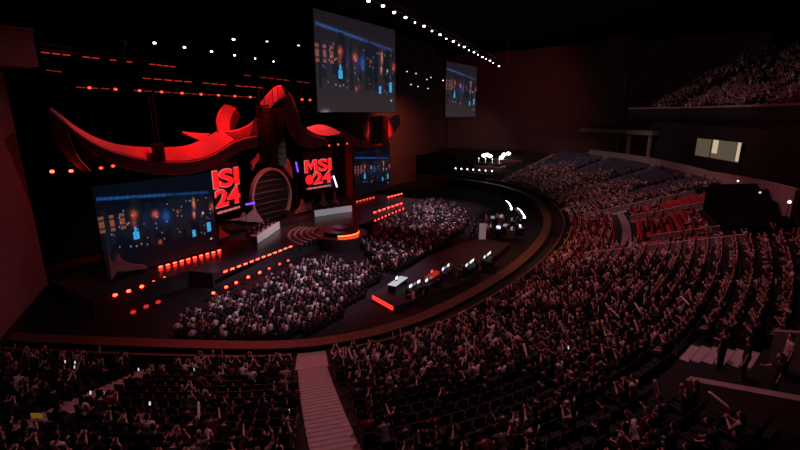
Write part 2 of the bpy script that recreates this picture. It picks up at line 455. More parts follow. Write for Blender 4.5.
# radial parapets (pale walls along the openings in the tier) ------------------------
def radial_wall(u, d0, d1, hgt, th=.25, name='wall_opening', mt=M_conc, extra=0.0):
    n = NN(u); a = WW(u, d0); b = WW(u, d1); m = MB()
    z0 = rowz((d0-ROW0)/ROWD); z1 = rowz((d1-ROW0)/ROWD); t = Vector((-n[1], n[0], 0))*th
    poly = [Vector((*a, z0-.3)), Vector((*b, z1-.3)), Vector((*b, z1+hgt)), Vector((*a, z0+hgt))]
    m.prism([p-t/2 for p in poly], t); return struct(m.build(name, mt))
radial_wall(72, 5.8, 17.5, 1.0)
radial_wall(76.3, 11, 16.3, .75)
radial_wall(86, 9.5, 18.5, .7)
radial_wall(91.3, 4.5, 17.5, .75)
radial_wall(52.9, 17.9, 22.0, .85, .4)
radial_wall(55.2, 19.3, 22.0, 1.5)
# curved cross aisle between the opening walls
m = MB(); ring(m, list(np.arange(75, 90.1, .5)), 8.5, 9.4, rowz(7)-.2, rowz(7)+.12); struct(m.build('floor_walkway', mat('walkway concrete', (.20,.18,.18), .85)))
m = MB(); ring(m, list(np.arange(72.5, 76, .5)), 9.2, 10.0, rowz(7), rowz(8)+.5); struct(m.build('wall_walkway', M_conc))
# concourse: wall, walkway, back wall, suites, slab, columns --------------------------
DB = ROW0+ROWD*NROW      # back of the rows
cu = list(np.arange(75, 120.1, 1.0))
def ctop(u): return 8.35 if u > 95 else 8.35+(95-u)*.085
m = MB()
for d_a, d_b in ((DB, DB+.35),):
    zs = [(*WW(u, d_a), ctop(u)) for u in cu]; zt = [(*WW(u, d_b), ctop(u)) for u in cu]
    lo = [(*WW(u, d_a), rowz(NROW-1)-1) for u in cu]; lp = [(*WW(u, d_b), rowz(NROW-1)-1) for u in cu]
    m.strip(lo, zs); m.strip(zs, zt); m.strip(zt, lp); n = len(m.v)
    m.v += [lo[0], zs[0], zt[0], lp[0]]; m.f.append([n, n+1, n+2, n+3]); m.m.append(0)
struct(m.build('wall_concourse', M_conc))
m = MB(); ring(m, cu, DB+.35, DB+6, rowz(NROW)-.6, rowz(NROW)-.3); struct(m.build('floor_concourse', M_tier))
M_back = mat('dark back wall', (.022, .018, .02), .9)
m = MB(); ring(m, list(np.arange(66, 114.1, 1.0)), DB+5, DB+5.4, 5, 15.6); struct(m.build('wall_back', M_back))
# suite window and its lit room ------------------------------------------------------
def ring_pt(u, d, z): return Vector((*WW(u, d), z))
M_glow_room = glow('lit suite wall', (1.0, .76, .48), .09)
M_glow_strip = glow('lit suite lamp', (1.0, .80, .52), .55)
m = MB(); m.mi = 0
DW = DB+4.9
def wall_patch(mb, ua, ub, z0, z1, d):
    u_ = list(np.linspace(ua, ub, 8)); mb.strip([ring_pt(u, d, z0) for u in u_], [ring_pt(u, d, z1) for u in u_])
wall_patch(m, 97.4, 105.9, 9.25, 12.0, DW)
m.mi = 1
wall_patch(m, 101.9, 102.9, 10.0, 12.0, DW-.06); wall_patch(m, 97.5, 98.2, 9.4, 12.0, DW-.06)
m.mi = 2
wall_patch(m, 103.0, 103.2, 9.25, 12.0, DW-.1)
o = m.build('window_1', [M_glow_room, M_glow_strip, M_dark]); struct(o)
m = MB()
for u in (97.25, 106.05):
    p = ring_pt(u, DW-.1, 10.2); m.box(p, (.3, .3, 3.9))
struct(m.build('trim_window', M_dark))
# slab over the far concourse, columns
m = MB(); ring(m, list(np.arange(112.5, 124, 1.0)), DB+3.6, DB+6, 11.9, 12.7); struct(m.build('floor_slab', M_conc))
for k, u in enumerate((113.2, 116.5)):
    p = ring_pt(u, DB+4.3, 9.4); m = MB(); m.tube([(p.x, p.y, 6.6), (p.x, p.y, 11.9)], .42, 16); struct(m.build('column', M_conc))
# upper deck --------------------------------------------------------------------------
du = list(np.arange(64, 116.6, 1.0))
m = MB(); ring(m, du, 23, 23.3, 15.6, 16.75); struct(m.build('wall_upper_deck', M_dark))
m = MB(); ring(m, du, 22.9, 23.4, 16.75, 17.0); struct(m.build('trim_upper_deck', M_conc))
m = MB(); ring(m, du, 23.3, 24.6, 15.2, 15.7)
UROW = 22
for k in range(UROW): ring(m, du, 24.6+.85*k, 24.6+.85*(k+1), 15.7+.47*k, 16.4+.47*k)
struct(m.build('floor_upper_deck', M_tier))
# outer walls, ceiling -------------------------------------------------------------------
m = MB(); eu = list(np.arange(118.5, 151.9, 1.0)); ring(m, eu, 26, 26.6, 0, 31.5)
e = WW(151.5, 26); m.box(((e[0]+92)/2+4, e[1]+1, 15.7), (abs(e[0]-92)+12, .6, 31.5)); struct(m.build('wall_end', M_wallend))
m = MB(); m.box((83, 56.4, 15), (34, .4, 34)); struct(m.build('wall_stage_right', M_wallend))
m = MB(); ring(m, list(np.arange(60, 113, 1.0)), 44, 44.5, 0, 34); struct(m.build('wall_upper', M_dark))
m = MB(); m.box((36, 57, 15), (60, .5, 34)); struct(m.build('wall_stage', M_drape))
m = MB(); m.box((50, 20, 34.2), (170, 110, .4)); struct(m.build('ceiling', M_ceil))
# left side wall: stands on the end of the tier
a, b = Vector((12.6, 44.0, 0)), Vector((4.5, 31.3, 0)); dv = (b-a).normalized(); nv = Vector((-dv.y, dv.x, 0))
m = MB(); poly = [Vector((*a.xy, 2.0)), Vector((*b.xy, 2.0)), Vector((*b.xy, 19.0)), Vector((*a.xy, 19.0))]
nvL = nv.copy()
m.prism(poly, nv*-.5); struct(m.build('wall_left', M_wallred))
m = MB(); m.prism([Vector((*a.xy, -.2)), Vector((*b.xy, -.2)), Vector((*b.xy, 2.0)), Vector((*a.xy, 2.0))], nv*-.5); struct(m.build('baseboard_left', M_dark))
# wide box over the left wall (end of the catwalk)
m = MB(); m.box((8.0, 38.6, 20.1), (9.4, 2.2, 2.2)); m.box((8.0, 38.6, 21.3), (9.6, 2.4, .2)); tag(m.build('catwalk_end', M_wallred), 'dim boxed-in catwalk end high above the plain left wall', 'catwalk')
#====================================================================== STAGE
ZS = 1.5
LC = Vector((40.2, 35.4, 0)); LR = 2.15
m = MB()
m.prism([Vector(p) for p in ((13.5,38.4,0),(21.8,38.4,0),(22.6,36,0),(57.5,36,0),(58.5,38.6,0),(64.5,38.6,0),(64.5,51,0),(13.5,51,0))], (0, 0, ZS)); struct(m.build('floor_stage', M_stage))
m = MB(); m.tube([(LC.x, LC.y, 0), (LC.x, LC.y, ZS-.02)], LR+1.1, 64); struct(m.build('floor_apron', M_stage))
lift = empty('stage_lift', (LC.x, LC.y, ZS)); tag(lift, 'round raised stage lift with an orange glowing rim, front centre stage', 'stage lift')
m = MB(); m.tube([(0,0,0), (0,0,.42)], LR, 64); m.build('drum', M_dark, lift)
m = MB(); m.tube([(0,0,.42), (0,0,.50)], LR+.15, 64); m.build('top_disc', M_stage, lift)
M_orange = glow('orange light strip', (1, .05, .010), 11, True)
m = MB()
A_ = [( (LR+.06)*math.cos(t), (LR+.06)*math.sin(t), .06) for t in np.linspace(R_(-150), R_(-20), 30)]
B_ = [(x, y, .22) for x, y, z in A_]; m.strip(A_, B_); m.build('rim_light', M_orange, lift)
m = MB(); m.tube([(0,0,.5),(0,0,.62)], .9, 32); m.tube([(0,0,.62),(0,0,.68)], [.75,.7], 32); m.build('trophy_plinth', M_steel, lift)
m = MB()   # concentric steps to the left of the lift
for k in range(5):
    r0 = LR+1.25+.72*k; th = np.linspace(R_(98), R_(178), 36)
    z1 = ZS+.02+.06*(5-k)
    a_ = [(LC.x+r0*math.cos(t), LC.y+r0*math.sin(t), z1) for t in th]; b_ = [(LC.x+(r0+.22)*math.cos(t), LC.y+(r0+.22)*math.sin(t), z1) for t in th]
    c_ = [(x, y, ZS-.05) for x, y, z in a_]; d_ = [(x, y, ZS-.05) for x, y, z in b_]
    m.strip(a_, b_); m.strip(b_, d_); m.strip(d_, c_); m.strip(c_, a_)
tag(m.build('curved_steps', M_grey), 'low concentric curved steps wrapping the left side of the round stage lift', 'steps')
# --- LED screens --------------------------------------------------------------------------
def blob(s, t, cs, ct, rs, rt): return math.exp(-(((s-cs)/rs)**2+((t-ct)/rt)**2))
prn = random.Random(3)
FIG = [(prn.random(), .42+.1*prn.random(), .012+.02*prn.random(), .12+.14*prn.random()) for _ in range(26)]
SPK = [(prn.uniform(.05,.97), prn.uniform(.30,.82), prn.choice([(.9,.3,.12),(.25,.5,.9),(.55,.55,.6),(.9,.4,.2),(.15,.3,.6)])) for _ in range(46)]
def picture(s, t, bg, bg2):
    """broadcast picture: a dark blue hall with lit figures, orange heads and cyan screens"""
    c = np.array(bg)*(1-t)+np.array(bg2)*t
    lt = .13+.12*s; w = .024
    if .01 < s < .96:
        k = max(0, 1-abs(t-lt)/w)*(1 if s < .55 else .6)*(.45+.55*(int(s*190) % 3 > 0))
        c = c+k*np.array([.012, .085, .30])
    c = c+np.array([.002, .010, .030])*blob(s, t, .5, .45, .4, .12)
    for (fs, ft, fw, fh) in FIG:
        if abs(s-fs) < fw and abs(t-ft) < fh: c = c*.25+np.array([.004,.006,.010])
    if s < .2 and .32 < t < .50 and int(s*26) % 2 == 0: c = c+np.array([.20,.06,.028])*(1 if int(t*34) % 3 else .15)*(1-2*abs(s-.1))
    for (cs, ct, rs, rt, col) in ((.27,.36,.022,.04,(.42,.06,.025)), (.44,.40,.022,.032,(.55,.08,.03)), (.26,.45,.018,.05,(.16,.03,.02)), (.64,.42,.012,.02,(.3,.05,.02)),
                                  (.80,.36,.012,.055,(.6,.18,.08)), (.79,.50,.012,.035,(.6,.13,.04)), (.98,.44,.02,.04,(.4,.05,.025)), (.45,.74,.014,.022,(.4,.07,.03)), (.53,.45,.03,.06,(.01,.05,.24)), (.88,.50,.008,.014,(.8,.6,.5))):
        c = c+np.array(col)*blob(s, t, cs, ct, rs, rt)
    for (a0, a1, t0, t1) in ((.24,.29,.555,.64), (.75,.785,.69,.78), (.905,.945,.63,.76)):
        if a0 < s < a1 and t0 < t < t1: c = np.array([.05,.42,.80])*(.45 if (int(s*90)+int(t*70)) % 3 == 0 else 1.0)
    if .255 < s < .275 and .50 < t < .555: c = np.array([.04,.3,.65])
    if .925 < s < .95 and .84 < t < .87: c = np.array([.5,.4,.4])
    for (ps, pt, pc) in SPK:
        if abs(s-ps) < .005 and abs(t-pt) < .010: c = c+np.array(pc)*.35
    return c
M_scr = {}
def screen_mat(name, strength, gloss):
    m = bpy.data.materials.new(name); m.use_nodes = True; nt = m.node_tree; b = nt.nodes['Principled BSDF']
    at = nt.nodes.new('ShaderNodeAttribute'); at.attribute_name = 'picture'
    b.inputs['Base Color'].default_value = (gloss, gloss*.93, gloss, 1); b.inputs['Roughness'].default_value = .8; b.inputs['Specular IOR Level'].default_value = .03
    nt.links.new(at.outputs['Color'], b.inputs['Emission Color']); b.inputs['Emission Strength'].default_value = strength
    m.cycles.emission_sampling = 'NONE'; return m
def screen(name, a, b, zt, zb, mt, label, cat, bg, bg2, depth=.35, nx=150, ny=90, group=None):
    """LED screen between plan points a (left) and b (right)"""
    a = Vector((a[0], a[1], 0)); b = Vector((b[0], b[1], 0)); w = (b-a).length; h = zt-zb; ang = math.atan2(b.y-a.y, b.x-a.x)
    r = empty(name, (a.x, a.y, zb), ang); tag(r, label, cat, group)
    me = bpy.data.meshes.new('display'); vs = []; fs = []; cols = []
    for j in range(ny+1):
        for i in range(nx+1): vs.append((w*i/nx, -.01, h*(1-j/ny)))
    for j in range(ny):
        for i in range(nx):
            p = j*(nx+1)+i; fs.append((p+nx+1, p+nx+2, p+1, p)); c = picture((i+.5)/nx, (j+.5)/ny, bg, bg2)
            cols += [(*c, 1)]*4
    me.from_pydata(vs, [], fs); at = me.color_attributes.new('picture', 'FLOAT_COLOR', 'CORNER')
    at.data.foreach_set('color', np.array(cols, dtype=np.float32).ravel()); me.materials.append(mt); me.update()
    link('display', me, r)
    m = MB(); m.box((w/2, depth/2+.03, h/2), (w+.1, depth, h+.1)); m.build('cabinet', M_dark, r)
    return r, w, h
SM_hang = screen_mat('hanging screen', 1.0, .10); SM_led = screen_mat('stage led', 1.0, .012)
YH = 33.5
p0, p1, q0 = aty(313, 8, YH), aty(395, 32, YH), aty(314, 112, YH)
r, w, h = screen('hanging_screen', p0, p1, p0.z, q0.z, SM_hang, 'large hanging video screen above the stage, nearest to the camera', 'screen', (.010,.008,.011), (.028,.021,.025))
for x in (.8, w/2, w-.8):
    m = MB(); m.tube([(x, .2, h), (x, .2, 34-q0.z)], .05, 6); m.build('hanging_cable', M_metal, r)
p0, p1, q0 = aty(446.5, 61, YH), aty(477, 70, YH), aty(446, 117, YH)
r, w, h = screen('hanging_screen', p0, p1, p0.z, q0.z, SM_hang, 'farther and smaller-looking hanging video screen, beyond the large one', 'screen', (.010,.008,.011), (.028,.021,.025))
for x in (.8, w/2, w-.8):
    m = MB(); m.tube([(x, .2, h), (x, .2, 34-q0.z)], .05, 6); m.build('hanging_cable', M_metal, r)
p0, p1 = aty(92, 187, 42), aty(210, 172, 42)
screen('led_wall', p0, p1, p0.z, 1.75, SM_led, 'wide stage video wall on the left showing a dark blue hall', 'screen', (.0016,.0034,.0080), (.0020,.0024,.0042))
p0, p1 = aty(354, 152, 46), aty(390, 150, 46)
screen('led_wall', p0, p1, p0.z, 2.6, SM_led, 'stage video wall on the far right side of the stage', 'screen', (.0016,.0034,.0080), (.0020,.0024,.0042))
# --- red logo panels -----------------------------------------------------------------------
M_logo = glow('logo red', (1, .012, .018), 1.1, True); M_logo_edge = glow('logo edge', (1, .36, .34), .6); M_logo_back = mat('logo panel black', (.02, .012, .014), .4)
M_tagl = glow('logo tagline', (1, .25, .22), .6)
def text_mesh(txt, w, h, depth=.05):
    if txt[0] == 'M':                       # the M is drawn as its own outline, the rest from the font
        wm = w*.46; t_ = wm*.25; m = MB()
        for poly in ([(0,0),(t_,0),(t_,h),(0,h)], [(wm-t_,0),(wm,0),(wm,h),(wm-t_,h)], [(t_*.6,h),(t_*1.25,h),(wm/2,h*.55),(wm/2,h*.18)], [(wm-t_*.6,h),(wm/2,h*.18),(wm/2,h*.55),(wm-t_*1.25,h)]):
            m.prism([Vector((x, -depth, z)) for x, z in poly], (0, depth*2, 0))
        rest = text_mesh(txt[1:], w*.50, h, depth)
        n = len(m.v); m.v += [(v.co.x+w*.50, v.co.y, v.co.z) for v in rest.vertices]
        for p in rest.polygons: m.f.append([n+i for i in p.vertices]); m.m.append(0)
        me = m.mesh('lettering', M_logo); me.materials.clear(); return me
    c = bpy.data.curves.new('t', 'FONT'); c.body = txt; c.extrude = depth; c.offset = .036; c.space_character = 1.0
    o = bpy.data.objects.new('t', c); COL.objects.link(o); dg = bpy.context.evaluated_depsgraph_get()
    me = bpy.data.meshes.new_from_object(o.evaluated_get(dg)); bpy.data.objects.remove(o)
    v = np.array([x.co[:] for x in me.vertices]); lo, hi = v.min(0), v.max(0)
    for x in me.vertices:
        x.co = ((x.co.x-lo[0])/(hi[0]-lo[0])*w, -x.co.z, (x.co.y-lo[1])/(hi[1]-lo[1])*h)
    me.materials.clear(); return me
def logo(a, b, zb, h, top, bottom, label, emblem=False):
    w = (b-a).length; ang = math.atan2(b.y-a.y, b.x-a.x)
    r = empty('logo_panel', (a.x, a.y, zb), ang); tag(r, label, 'logo sign')
    m = MB(); m.box((w/2+.12, .25, h/2+.2), (w+.28, .3, h+1.6)); m.build('panel', M_logo_back, r)
    for txt, z, hh, x0, ww in ((top, h*.53, h*.44, 0, w), (bottom, h*.06, h*.43, w*(.30 if emblem else .02), w*(.68 if emblem else .96))):
        me = text_mesh(txt, ww, hh, .04); me.materials.append(M_logo); o = link('lettering', me, r); o.location = (x0, .02, z)
        e = text_mesh(txt, ww+.14, hh+.14, .02); e.materials.append(M_logo_edge); o = link('letter_outline', e, r); o.location = (x0-.07, .06, z-.07)
    if emblem:
        m = MB(); m.tube([(w*.15, .08, h*.25), (w*.15, 0, h*.25)], w*.145, 20); m.build('emblem', M_logo, r)
    m = MB()
    for k in range(14): m.box((w*(.06+.065*k), .04, -.32), (w*.045, .05, .26 if k % 3 else .18))
    m.build('tagline', M_tagl, r)
a_, b_ = aty(216.3, 209, 41.9), aty(241.5, 204.5, 42.9)
zt = aty(213, 171, 41.9).z
logo(a_, b_, a_.z-.2, zt-a_.z+.3, 'ISI', '24', 'glowing red sign reading ISI 24 beside the left video wall')
a_, b_ = aty(306, 187, 45.6), aty(332, 181, 45)
zt = aty(306, 160, 45.6).z
logo(a_, b_, a_.z, zt-a_.z, 'MSI', '24', 'glowing red sign reading MSI 24 right of the round gate', True)
# --- round gate --------------------------------------------------------------------------------
gc = aty(271.5, 197, 46.6); gr = (aty(290, 197, 46.6).x-aty(253.5, 197, 46.6).x)/2; gh = 3.6
g = empty('stage_gate', (gc.x, gc.y, ZS)); tag(g, 'tall rounded stage gate with a pale ring and dark ribbed doors', 'gate')
cz = gc.z-ZS; M_rib = mat('gate rib metal', (.12,.10,.105), .5)
def ellp(r, t, y=0): return (r*gr*math.cos(t), y, cz+r*gh*math.sin(t))
m = MB(); th = np.linspace(R_(-38), R_(218), 60)
for y0, y1, r0, r1 in ((-.3, .3, 1.0, 1.09),):
    A1 = [ellp(r0, t, y0) for t in th]; B1 = [ellp(r1, t, y0) for t in th]; C1 = [ellp(r1, t, y1) for t in th]; D1 = [ellp(r0, t, y1) for t in th]
    m.strip(A1, B1); m.strip(B1, C1); m.strip(C1, D1); m.strip(D1, A1)
m.build('ring', M_grey, g)
m = MB(); m.prism([Vector(ellp(1.0, t, .15)) for t in np.linspace(0, 2*math.pi, 48)[:-1]], (0, .2, 0)); gdoor = m.build('door', M_dark, g)
for k in range(9):
    z = -0.80+.2*k; hw = gr*math.sqrt(max(.02, 1-z*z))*.93
    m = MB(); m.tube([(-hw, .06, cz+z*gh), (0, -.12, cz+z*gh+.12), (hw, .06, cz+z*gh)], [.04, .10, .04], 6); m.build('rib', M_rib if k % 2 else M_metal, gdoor)
# --- scenic claws / horns: thick cut-out sculptures ------------------------------------------------
def claw(px, Y, th, label, mt=M_grey, name='scenic_claw'):
    pp = [aty(x, y, Y) for x, y in px]; c = sum(pp, Vector())/len(pp)
    m = MB(); m.prism([p-c for p in pp], (0, th, 0)); o = m.build(name, mt)
    bv = o.modifiers.new('b', 'BEVEL'); bv.width = .015; bv.segments = 1
    o.location = c; return tag(o, label, 'scenery')
claw([(226,221),(242,218),(245.6,212.4),(248,217),(255,209.6),(260,216),(267,225),(256,222),(247,222),(241,220.5)], 44.6, .5, 'pale grey star-shaped claw sculpture left of the round gate')
claw([(219,222),(222,230),(230.5,235.5),(219.5,239)], 43, .4, 'small red-lit pointed fin below the left red sign')
claw([(253,171),(252,163),(257,158),(260,153),(259.5,160),(255,165)], 46, .5, 'left curved horn flanking the top of the gate')
claw([(279,156),(284,155),(289,160),(292,168),(293,179),(289,173),(284,166)], 46, .5, 'right curved horn flanking the top of the gate')
claw([(296,214),(302,206),(303,199),(306,204),(317,197.5),(311,204),(315,209),(304,212)], 47, .5, 'grey claw sculpture below the right red sign')
claw([(319,205),(322,198),(323,189),(325,198),(329,206)], 47.2, .3, 'first red flame-shaped spike behind the right player desk')
claw([(332,205),(334,200),(335.5,191),(337,199),(341,205)], 47.2, .3, 'second red flame-shaped spike behind the right player desk')
claw([(107,251),(110,258),(115,264),(118,252),(122,259),(131,264),(146,265.5),(148,269),(131,270.5),(117,271.5),(112,281),(110,268)], 41, .5, 'grey forked claw sculpture in front of the left video wall')
# --- ribbon scenery over the stage ------------------------------------------------------------------
rb = empty('scenic_ribbon', tuple(aty(210, 130, 41))); tag(rb, 'huge red-lit folded ribbon sculpture sweeping above the left and centre stage', 'scenery')
RBL = Vector(rb.location)
def ribbon(A, B, YA, YB, mt, name, parent, off=None, th=.18, edge_lines=False):
    """cloth strip between two smooth edges; each edge has its own depth"""
    def dens(E, Y):
        if not isinstance(Y, (list, tuple)): Y = [Y]*len(E)
        E3 = [aty(x, y, yy) for (x, y), yy in zip(E, Y)]; o = []
        K = [E3[0]]+E3+[E3[-1]]
        for i in range(len(E3)-1):
            for k in range(8):
                t = k/8; a, b, c, d = K[i:i+4]
                o.append(.5*((2*b)+(c-a)*t+(2*a-5*b+4*c-d)*t*t+(3*b-a-3*c+d)*t**3))
        o.append(E3[-1]); return o
    a = dens(A, YA); b = dens(B, YB); o_ = off if off is not None else RBL
    m = MB(); rows = 9; L_ = []
    for j in range(rows+1):
        f = j/rows; bulge = math.sin(math.pi*f)*.06
        L_.append([a[i].lerp(b[i], f)-o_+Vector((0, -bulge, 0)) for i in range(len(a))])
    for j in range(rows): m.strip(L_[j], L_[j+1])
    me = solid(m.mesh(name, mt), th); me.polygons.foreach_set('use_smooth', [True]*len(me.polygons))
    band = link(name, me, parent)
    if edge_lines:
        for E in (L_[0], L_[-1]):
            m = MB(); m.tube([p+Vector((0, -.12, 0)) for p in E], .055, 5); m.build('edge_line', M_edge_line, band)
    return band
M_edge_line = mat('pale piping', (.75, .6, .6), .6)  # thin pale tubes for the bright lines along the band edges
ribbon([(50,108),(62,117),(75,127),(95,138),(120,145.5),(154,148),(185,146),(205,138),(219,130)], [(50,109),(61,119),(75,130),(95,143),(120,153),(154,160),(190,160.5),(214,153),(234,140)], 40.2, 39.4, M_ribbon, 'main_band', rb)
ribbon([(62,119.5),(75,131),(95,144),(120,154),(154,161),(190,161.5),(214,154),(236,141),(257,136)], [(64,122),(80,142),(97,155),(120,166),(154,173),(190,173),(216,165),(240,151),(258,146)], 39.5, 41.2, M_ribbon_shaded, 'under_band', rb, edge_lines=True)
ribbon([(50,109),(58,116),(66,125),(70,140),(78,158),(90,171)], [(50,111),(52,125),(55,138),(62,150),(72,161),(84,172)], 40.4, 42.5, M_ribbon_shaded, 'tail', rb, edge_lines=True)
ribbon([(64,121),(74,133),(84,145),(98,156)], [(66,124),(70,140),(77,156),(89,170)], 40.0, 41.5, M_ribbon_shaded, 'tail_fold', rb, edge_lines=True)
ribbon([(182,132.2),(196,133.5),(210,134)], [(182,132.8),(191,137),(200,141)], 41, 40.6, M_ribbon, 'spike', rb)
ribbon([(218,133),(216.5,122),(219,112),(225,104)], [(229,131),(229.5,122),(232,114),(236,108)], 40.0, 41.0, M_ribbon, 'upright_loop', rb)
ribbon([(236,108),(234,116),(231,124),(229,130)], [(225,104.5),(238,112),(237,122),(233,130)], 41.1, 42.0, M_ribbon_shaded, 'loop_back', rb)
ribbon([(219,131),(230,131),(240,129),(250,124),(257,116),(260,105),(266,96),(274,88),(281,85)], [(232,142),(240,142.5),(250,139),(258,134),(262,124),(266,113),(272,105),(279,99),(286,96)], 40.0, 41.2, M_ribbon, 'rising_band', rb)
ribbon([(279,85),(286,89),(292,97),(297,110),(302,124),(310,134),(326,139)], [(281,97),(284,110),(286,124),(292,138),(300,146),(312,148),(330,144)], 41.2, 42.2, M_ribbon_shaded, 'falling_band', rb)
ribbon([(307,128),(318,125),(329,127),(340,132.5)], [(307,129),(315,134),(327,136),(340,133.5)], 42.4, 41.8, M_ribbon, 'fold_lens', rb)
rb2 = empty('scenic_ribbon', tuple(aty(382, 130, 45))); tag(rb2, 'red curled ribbon sculpture above the right video wall', 'scenery'); R2 = Vector(rb2.location)
ribbon([(363,130),(366,125),(371,122),(376,121)], [(364,133),(367,139),(371,142),(377,143)], 45, 45.6, M_ribbon, 'left_curl', rb2, R2)
ribbon([(386,121),(392,117),(398,115),(400,120)], [(385,140),(390,137),(395,132),(399.5,124)], 45.4, 44.6, M_ribbon, 'right_curl', rb2, R2)
ribbon([(340,128),(350,134),(364,141),(376,145),(388,141)], [(338,135),(350,142),(364,149),(377,150),(390,146)], 45.6, 46.3, M_ribbon_shaded, 'under_band', rb2, R2)
# --- hanging black speaker columns -------------------------------------------------------------------
def line_array(px0, px1, py0, py1, Y, n, label, ztop=33.98):
    a, b = aty(px0, py0, Y), aty(px1, py1, Y); w = b.x-a.x; hh = (a.z-b.z)/n
    r = empty('line_array', ((a.x+b.x)/2, Y, b.z)); tag(r, label, 'speaker')
    for k in range(n):
        m = MB(); m.box((0, 0, hh*(k+.5)), (w, 1.0, hh*.93), 0, R_(-6+12*k/n)); cb = m.build('cabinet', M_dark, r)
        m = MB(); m.box((0, -.53, hh*(k+.5)), (w*.86, .04, hh*.7), 0, R_(-6+12*k/n)); m.build('grille', mat('speaker grille', (.022,.022,.024), .6), cb)
    m = MB(); m.box((0, 0, a.z-b.z+.12), (w*1.05, 1.1, .2)); m.tube([(-w*.3, 0, a.z-b.z+.2), (-w*.3, 0, ztop-b.z)], .04, 6); m.tube([(w*.3, 0, a.z-b.z+.2), (w*.3, 0, ztop-b.z)], .04, 6)
    m.build('rigging', M_metal, r)
line_array(258.5, 270, 107, 163, 38.8, 9, 'black hanging speaker column, left half of the central pair above the gate')
line_array(272, 284, 110, 165, 39.2, 9, 'black hanging speaker column, right half of the central pair above the gate')
line_array(371.5, 377.5, 118, 144, 43.5, 6, 'black hanging speaker column in front of the curled right ribbon, left of two')
line_array(380, 386, 117, 143, 43.5, 6, 'black hanging speaker column in front of the curled right ribbon, right of two')
line_array(154, 163, 146, 162, 38.6, 4, 'small black hanging speaker in front of the long left ribbon')
# --- stage lights ----------------------------------------------------------------------------------------
M_red = glow('red light', (1, .020, .008), 24, True); M_redsoft = glow('red light soft', (1, .05, .025), 3.0); M_reddim = glow('red light dim', (1, .03, .03), .7)
M_redbar = glow('red bar', (1, .020, .009), 24, True)
def light_bar(a, b, n, label, mt=M_redbar, sz=.075, power=0, group=None):
    """row of short glowing tubes on one dark rail"""
    a, b = Vector(a), Vector(b); v = b-a
    r = empty('light_bar', tuple(a), math.atan2(v.y, v.x)); tag(r, label, 'light bar', group)
    Lb = math.hypot(v.x, v.y); sl = v.z/Lb
    m = MB(); m.prism([Vector((0, .02, -.14)), Vector((Lb, .02, -.14+v.z)), Vector((Lb, .02, -.02+v.z)), Vector((0, .02, -.02))], (0, .2, 0)); m.build('rail', M_dark, r)
    for k in range(n):
        x0 = Lb*(k+.27)/n; x1 = Lb*(k+.73)/n
        m = MB(); m.tube([(x0, .0, sl*x0+sz*.3), (x1, .0, sl*x1+sz*.3)], sz, 8); m.build('tube', mt, r)
    return r
light_bar(atz(222, 273, 1.5), atz(293, 246, 1.5), 12, 'long red light bar along the left front edge of the stage')
light_bar(atz(157, 268, 1.6), atz(222, 250, 1.6), 10, 'red light bar at the foot of the left video wall')
light_bar(atz(372.5, 213, 1.5), atz(403, 203, 1.5), 7, 'long red light bar on the right stage front, upper row')
light_bar(atz(355.5, 202, 1.6), atz(375, 197, 1.6), 6, 'red light bar at the foot of the right video wall', M_redsoft)
light_bar(atz(387, 197.5, 1.5), atz(403, 193.5, 1.5), 5, 'short red light bar at the far right end of the stage')
def floor_lamp(p, label, mt=M_red, s=.16, group=None, hang=False):
    r = empty('stage_lamp', tuple(p)); tag(r, label, 'stage light', group)
    m = MB(); m.box((0, .12, 0), (s*2.4, .22, s*2.0)); m.build('housing', M_dark, r)
    m = MB(); m.ball((0, -.02, 0), (s*1.15, s*.7, s*.8), 10, 6); m.build('lens', mt, r)
    if hang or p[2] > 3:
        m = MB(); m.tube([(0, .12, s), (0, .12, 34-p[2])], .025, 5); m.build('hanger', M_metal, r)
for i, p in enumerate([(115,295),(128.5,291),(141.5,286.5),(153.5,282),(164.5,278)]):
    floor_lamp(atz(*p, 1.4), f'{ORD[i]} red floor lamp from the left in the row below the left video wall', M_red, .16)
for i, p in enumerate([(213,293),(226,287),(236,282.5),(248,277),(259.5,272.5),(269,268.5),(279.5,264),(288,260.5)]):
    floor_lamp(atz(*p, .7), f'{ORD[i]} red floor lamp from the left in the row behind the floor crowd', M_red if i < 5 else M_redsoft, .15)
for i, p in enumerate([(133,312),(146,306.5),(158,302)]):
    floor_lamp(atz(*p, .5), f'{ORD[i]} dim red floor lamp from the left beside the dark stage corner', M_reddim, .2)
for i in range(9):
    t = i/8; floor_lamp(atz(375+28*t, 220.5-12*t, 1.66), f'{ORD[i]} red floor lamp from the left in the lower right stage row', M_redsoft, .17)
for i, p in enumerate([(52,171.5),(71,171),(85,169),(101,168),(113,166)]):
    q = aty(*p, 43); floor_lamp(q, f'{ORD[i]} red hanging lamp from the left below the ribbon tail', M_red if i < 2 else M_redsoft, .15)
for i, p in enumerate([(302,99.5),(310,100)]):
    floor_lamp(aty(*p, 44), ('left' if i == 0 else 'right')+' red lamp of the close pair beside the hanging screen edge', M_redsoft, .17)
for i, p in enumerate([(329,145.5),(338,144.5),(347,143.5)]):
    floor_lamp(aty(*p, 46), f'{ORD[i]} red lamp from the left on the beam over the right red sign', M_redsoft, .16)
